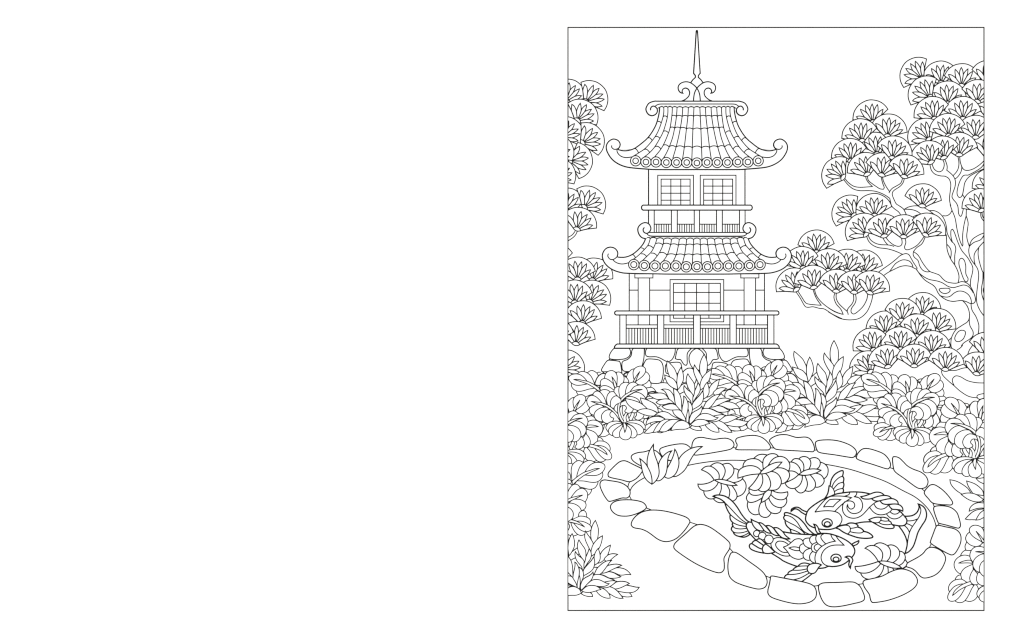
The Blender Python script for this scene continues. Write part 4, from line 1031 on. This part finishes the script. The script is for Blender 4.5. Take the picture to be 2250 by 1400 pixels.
b.disc(ox + 815 / s_, oy + 1112 / s_, 105 / s_, 86 / s_, 0.004); b.disc(ox + 818 / s_, oy + 1135 / s_, 60 / s_, 48 / s_, 0.003); b.build('eye', k1)
b = MB(0.043, w=1.9); b.leaf("V5: 535,1135! 590,1155 630,1210 650,1270 690,1325! 620,1325! 580,1260 570,1195", th=0.006, dz=0); b.build('barbel', k1)

k2 = thing('koi', 1780, 1240, 0.06, 'lower koi swimming right, with rows of scales, round beads and a heart shaped marking', 'fish', 'koi in the pond')
b = MB(0.036, w=TH)
b.leaf("V3: 62,105! 130,82 210,78 320,100 410,150 500,225 600,350 700,510 790,620 860,670! 870,800 850,880 875,940! 820,980 740,1005 650,990 570,965 525,925 512,890! 475,850 470,810 505,755! 488,725 505,685! 455,630 438,560 447,510! 380,400 318,235! 230,170 130,130", th=0.012, dz=0)
b.lines("V3: 310,230 430,350 560,490 680,610 805,695", "V3: 450,510 560,600 680,670 795,718", "V3: 505,685 600,730 700,755 795,768", "V3: 500,755 540,800 620,820 700,822 805,808", "V3: 510,890 580,910 700,905 825,870", "V3: 640,990 720,975 800,940 850,905", w=IN)
b.build('tail', k2)
b = MB(0.046, w=TH)
b.leaf("V4: 785,215! 780,165 830,153 940,190 1070,260 1180,370 1260,480 1330,550 1400,602! 1150,610! 920,575! 895,490! 830,430 800,370 792,310! 762,260", th=0.01, dz=0)
b.lines("V4: 785,212 860,218 950,260 1040,350 1110,460 1180,540 1300,600", "V4: 790,310 900,370 1000,420 1110,500 1210,600", "V4: 895,490 1030,540 1130,598", w=IN); b.build('back_fin', k2)
b = MB(0.050, w=TH)
b.leaf("V7: 1635,385! 1700,345 1760,320 1797,300! 1800,330 1760,385 1665,425!", th=0.006, dz=0, w=1.9); b.build('barbel', k2)
body2 = "V3: 850,672 905,678 V4: 250,365 400,430 560,465 680,500 755,545 900,572 1050,590 1200,600 1400,602 V7: 850,150 940,130 1100,140 1250,180 1400,240 1540,320 1650,420 1700,520 1690,610 1640,690 1640,740 1560,770 1450,850 1330,895 1180,915 1080,907 1000,940 900,955 810,957 600,990 350,915 150,845 0,775 V4: 680,1090 520,990 V3: 1190,1180 1000,1060 900,950 830,850 797,770 805,710"
b = MB(0.056, w=TH)
b.plate(smooth(parse(body2), True), b.d, b.d - 0.03)
b.lines("V3: 905,678 850,672 805,710 797,770 830,850 900,950 1010,1070", "V4: 750,545 900,572 1050,590 1200,600 1400,602 V7: 850,150 940,130 1100,140 1250,180 1400,240 1540,320 1650,420 1700,520 1690,610 1635,692",
  "V7: 1562,768 1450,850 1330,895 1180,915 1080,907 1000,940 900,955 805,957", "V7: 350,915 150,845 0,775 V4: 680,1090 510,985", w=TH)
b.lines("V4: 905,765 800,700 690,668 600,672 530,720 502,800 525,880 600,960 720,1025 820,1045 900,1035", "V4: 850,800 780,755 700,738 640,745 600,790 610,850 670,920 750,965 860,965",
  "V4: 755,860! 850,820 940,745 1000,700 1080,688 1130,705 1165,750", "V4: 755,860! 830,940 900,1040 980,1090 1060,1110 1120,1100 1175,1072", "V4: 1090,880 1020,858 940,858 870,878! 950,915 1020,932 1100,930",
  "V7: 475,310 500,270 550,245 630,240", "V7: 480,300 480,350 520,420 580,460 655,482", "V7: 475,375 430,395 400,430 395,490 400,540 440,590 475,605", "V7: 655,482 560,515 500,570 478,630 490,700 540,750 600,768 645,758",
  "V7: 800,178 730,178 670,200 640,245 635,310 690,387", "V7: 700,560 650,620 630,690 650,760 700,810 770,835", "V7: 790,347 720,375 680,420 672,480 700,550 780,585", "V7: 820,385 770,405 742,450 750,500 800,548",
  "V7: 805,178 780,220 785,300 830,370 910,425", "V7: 960,145 910,175 900,230 940,300 1010,375", "V7: 1135,160 1170,240 1245,315! 1100,345 980,400 880,470 800,570 765,660 760,750 780,835",
  "V7: 1255,185 1310,270 1380,340 1452,410! 1330,405 1200,410 1080,445 980,520 920,620 905,720 940,820 1010,880 1100,907", w=IN)
ox, oy, s_ = WIN['V4']; b.up(0.0016)
for cx, cy, r in ((210, 582, 65), (325, 635, 78), (460, 702, 88)): b.disc(ox + cx / s_, oy + cy / s_, r / s_, r / s_, 0.002, w=IN, n=28, dz=0.0012)
b.build('body', k2)
b = MB(0.064, w=TH)
for s in ("V4: 555,465! 640,468 740,540 800,620 892,692! 820,690 720,660 640,580", "V4: 400,425! 460,418 540,460 600,540 670,625! 600,620 520,580 460,500",
          "V4: 245,362! 310,368 390,430 450,500 512,577! 440,567 370,527 310,450", "V4: 95,285! 150,320 240,360 300,430 365,527! 280,525 200,490 140,420 110,350"):
    b.leaf(s, th=0.004, dz=0.0013, w=1.9)
b.build('back_ridge', k2)
b = MB(0.063, w=1.9); ox, oy, s_ = WIN['V7']
b.disc(ox + 1257 / s_, oy + 718 / s_, 122 / s_, 97 / s_, 0.004); b.disc(ox + 1258 / s_, oy + 742 / s_, 68 / s_, 52 / s_, 0.003); b.build('eye', k2)
b = MB(0.067, w=2.0); b.leaf("V7: 1470,690! 1540,668 1600,680 1650,740 1650,790 1610,870 1600,960! 1565,900 1562,840 1578,780 1540,720", th=0.006, dz=0); b.build('barbel', k2)
b = MB(0.060, w=1.9)
b.leaf("V7: 30,1190! 60,1130 115,1100! 135,1050 180,1020 230,1000! 270,955 310,930 350,912! 420,850 500,830 580,840 660,865! 690,1085! 560,1190 445,1272! 240,1230!", th=0.006, dz=0.001)
b.lines("V7: 350,912 450,902 610,898", "V7: 230,1000 400,1000 575,968", "V7: 115,1103 250,1100 400,1075 580,1020", "V7: 230,1230 380,1195 500,1140 625,1065", w=IN)
b.leaf("V7: 780,838! 840,845 910,875! 850,930 800,1010 750,1065 680,1080 620,1060 580,1000 580,930 620,875 700,845", th=0.004); b.build('pectoral_fin', k2)
b = MB(0.062, w=TH)
for s in ("V4: 205,715! 250,690 310,705 395,795! 345,840! 260,830!", "V4: 110,790! 140,745 195,722 270,770 345,820! 322,915! 200,890!", "V4: 110,788! 75,800 58,840 90,900 200,950 345,982! 322,900! 260,880 200,845"):
    b.leaf(s, th=0.006, dz=0.0012, w=2.0)
b.leaf("V4: 590,960! 500,985 420,992 350,970 325,900 345,840 395,795! 470,850 530,910", th=0.006, w=1.9); b.build('belly_fin', k2)
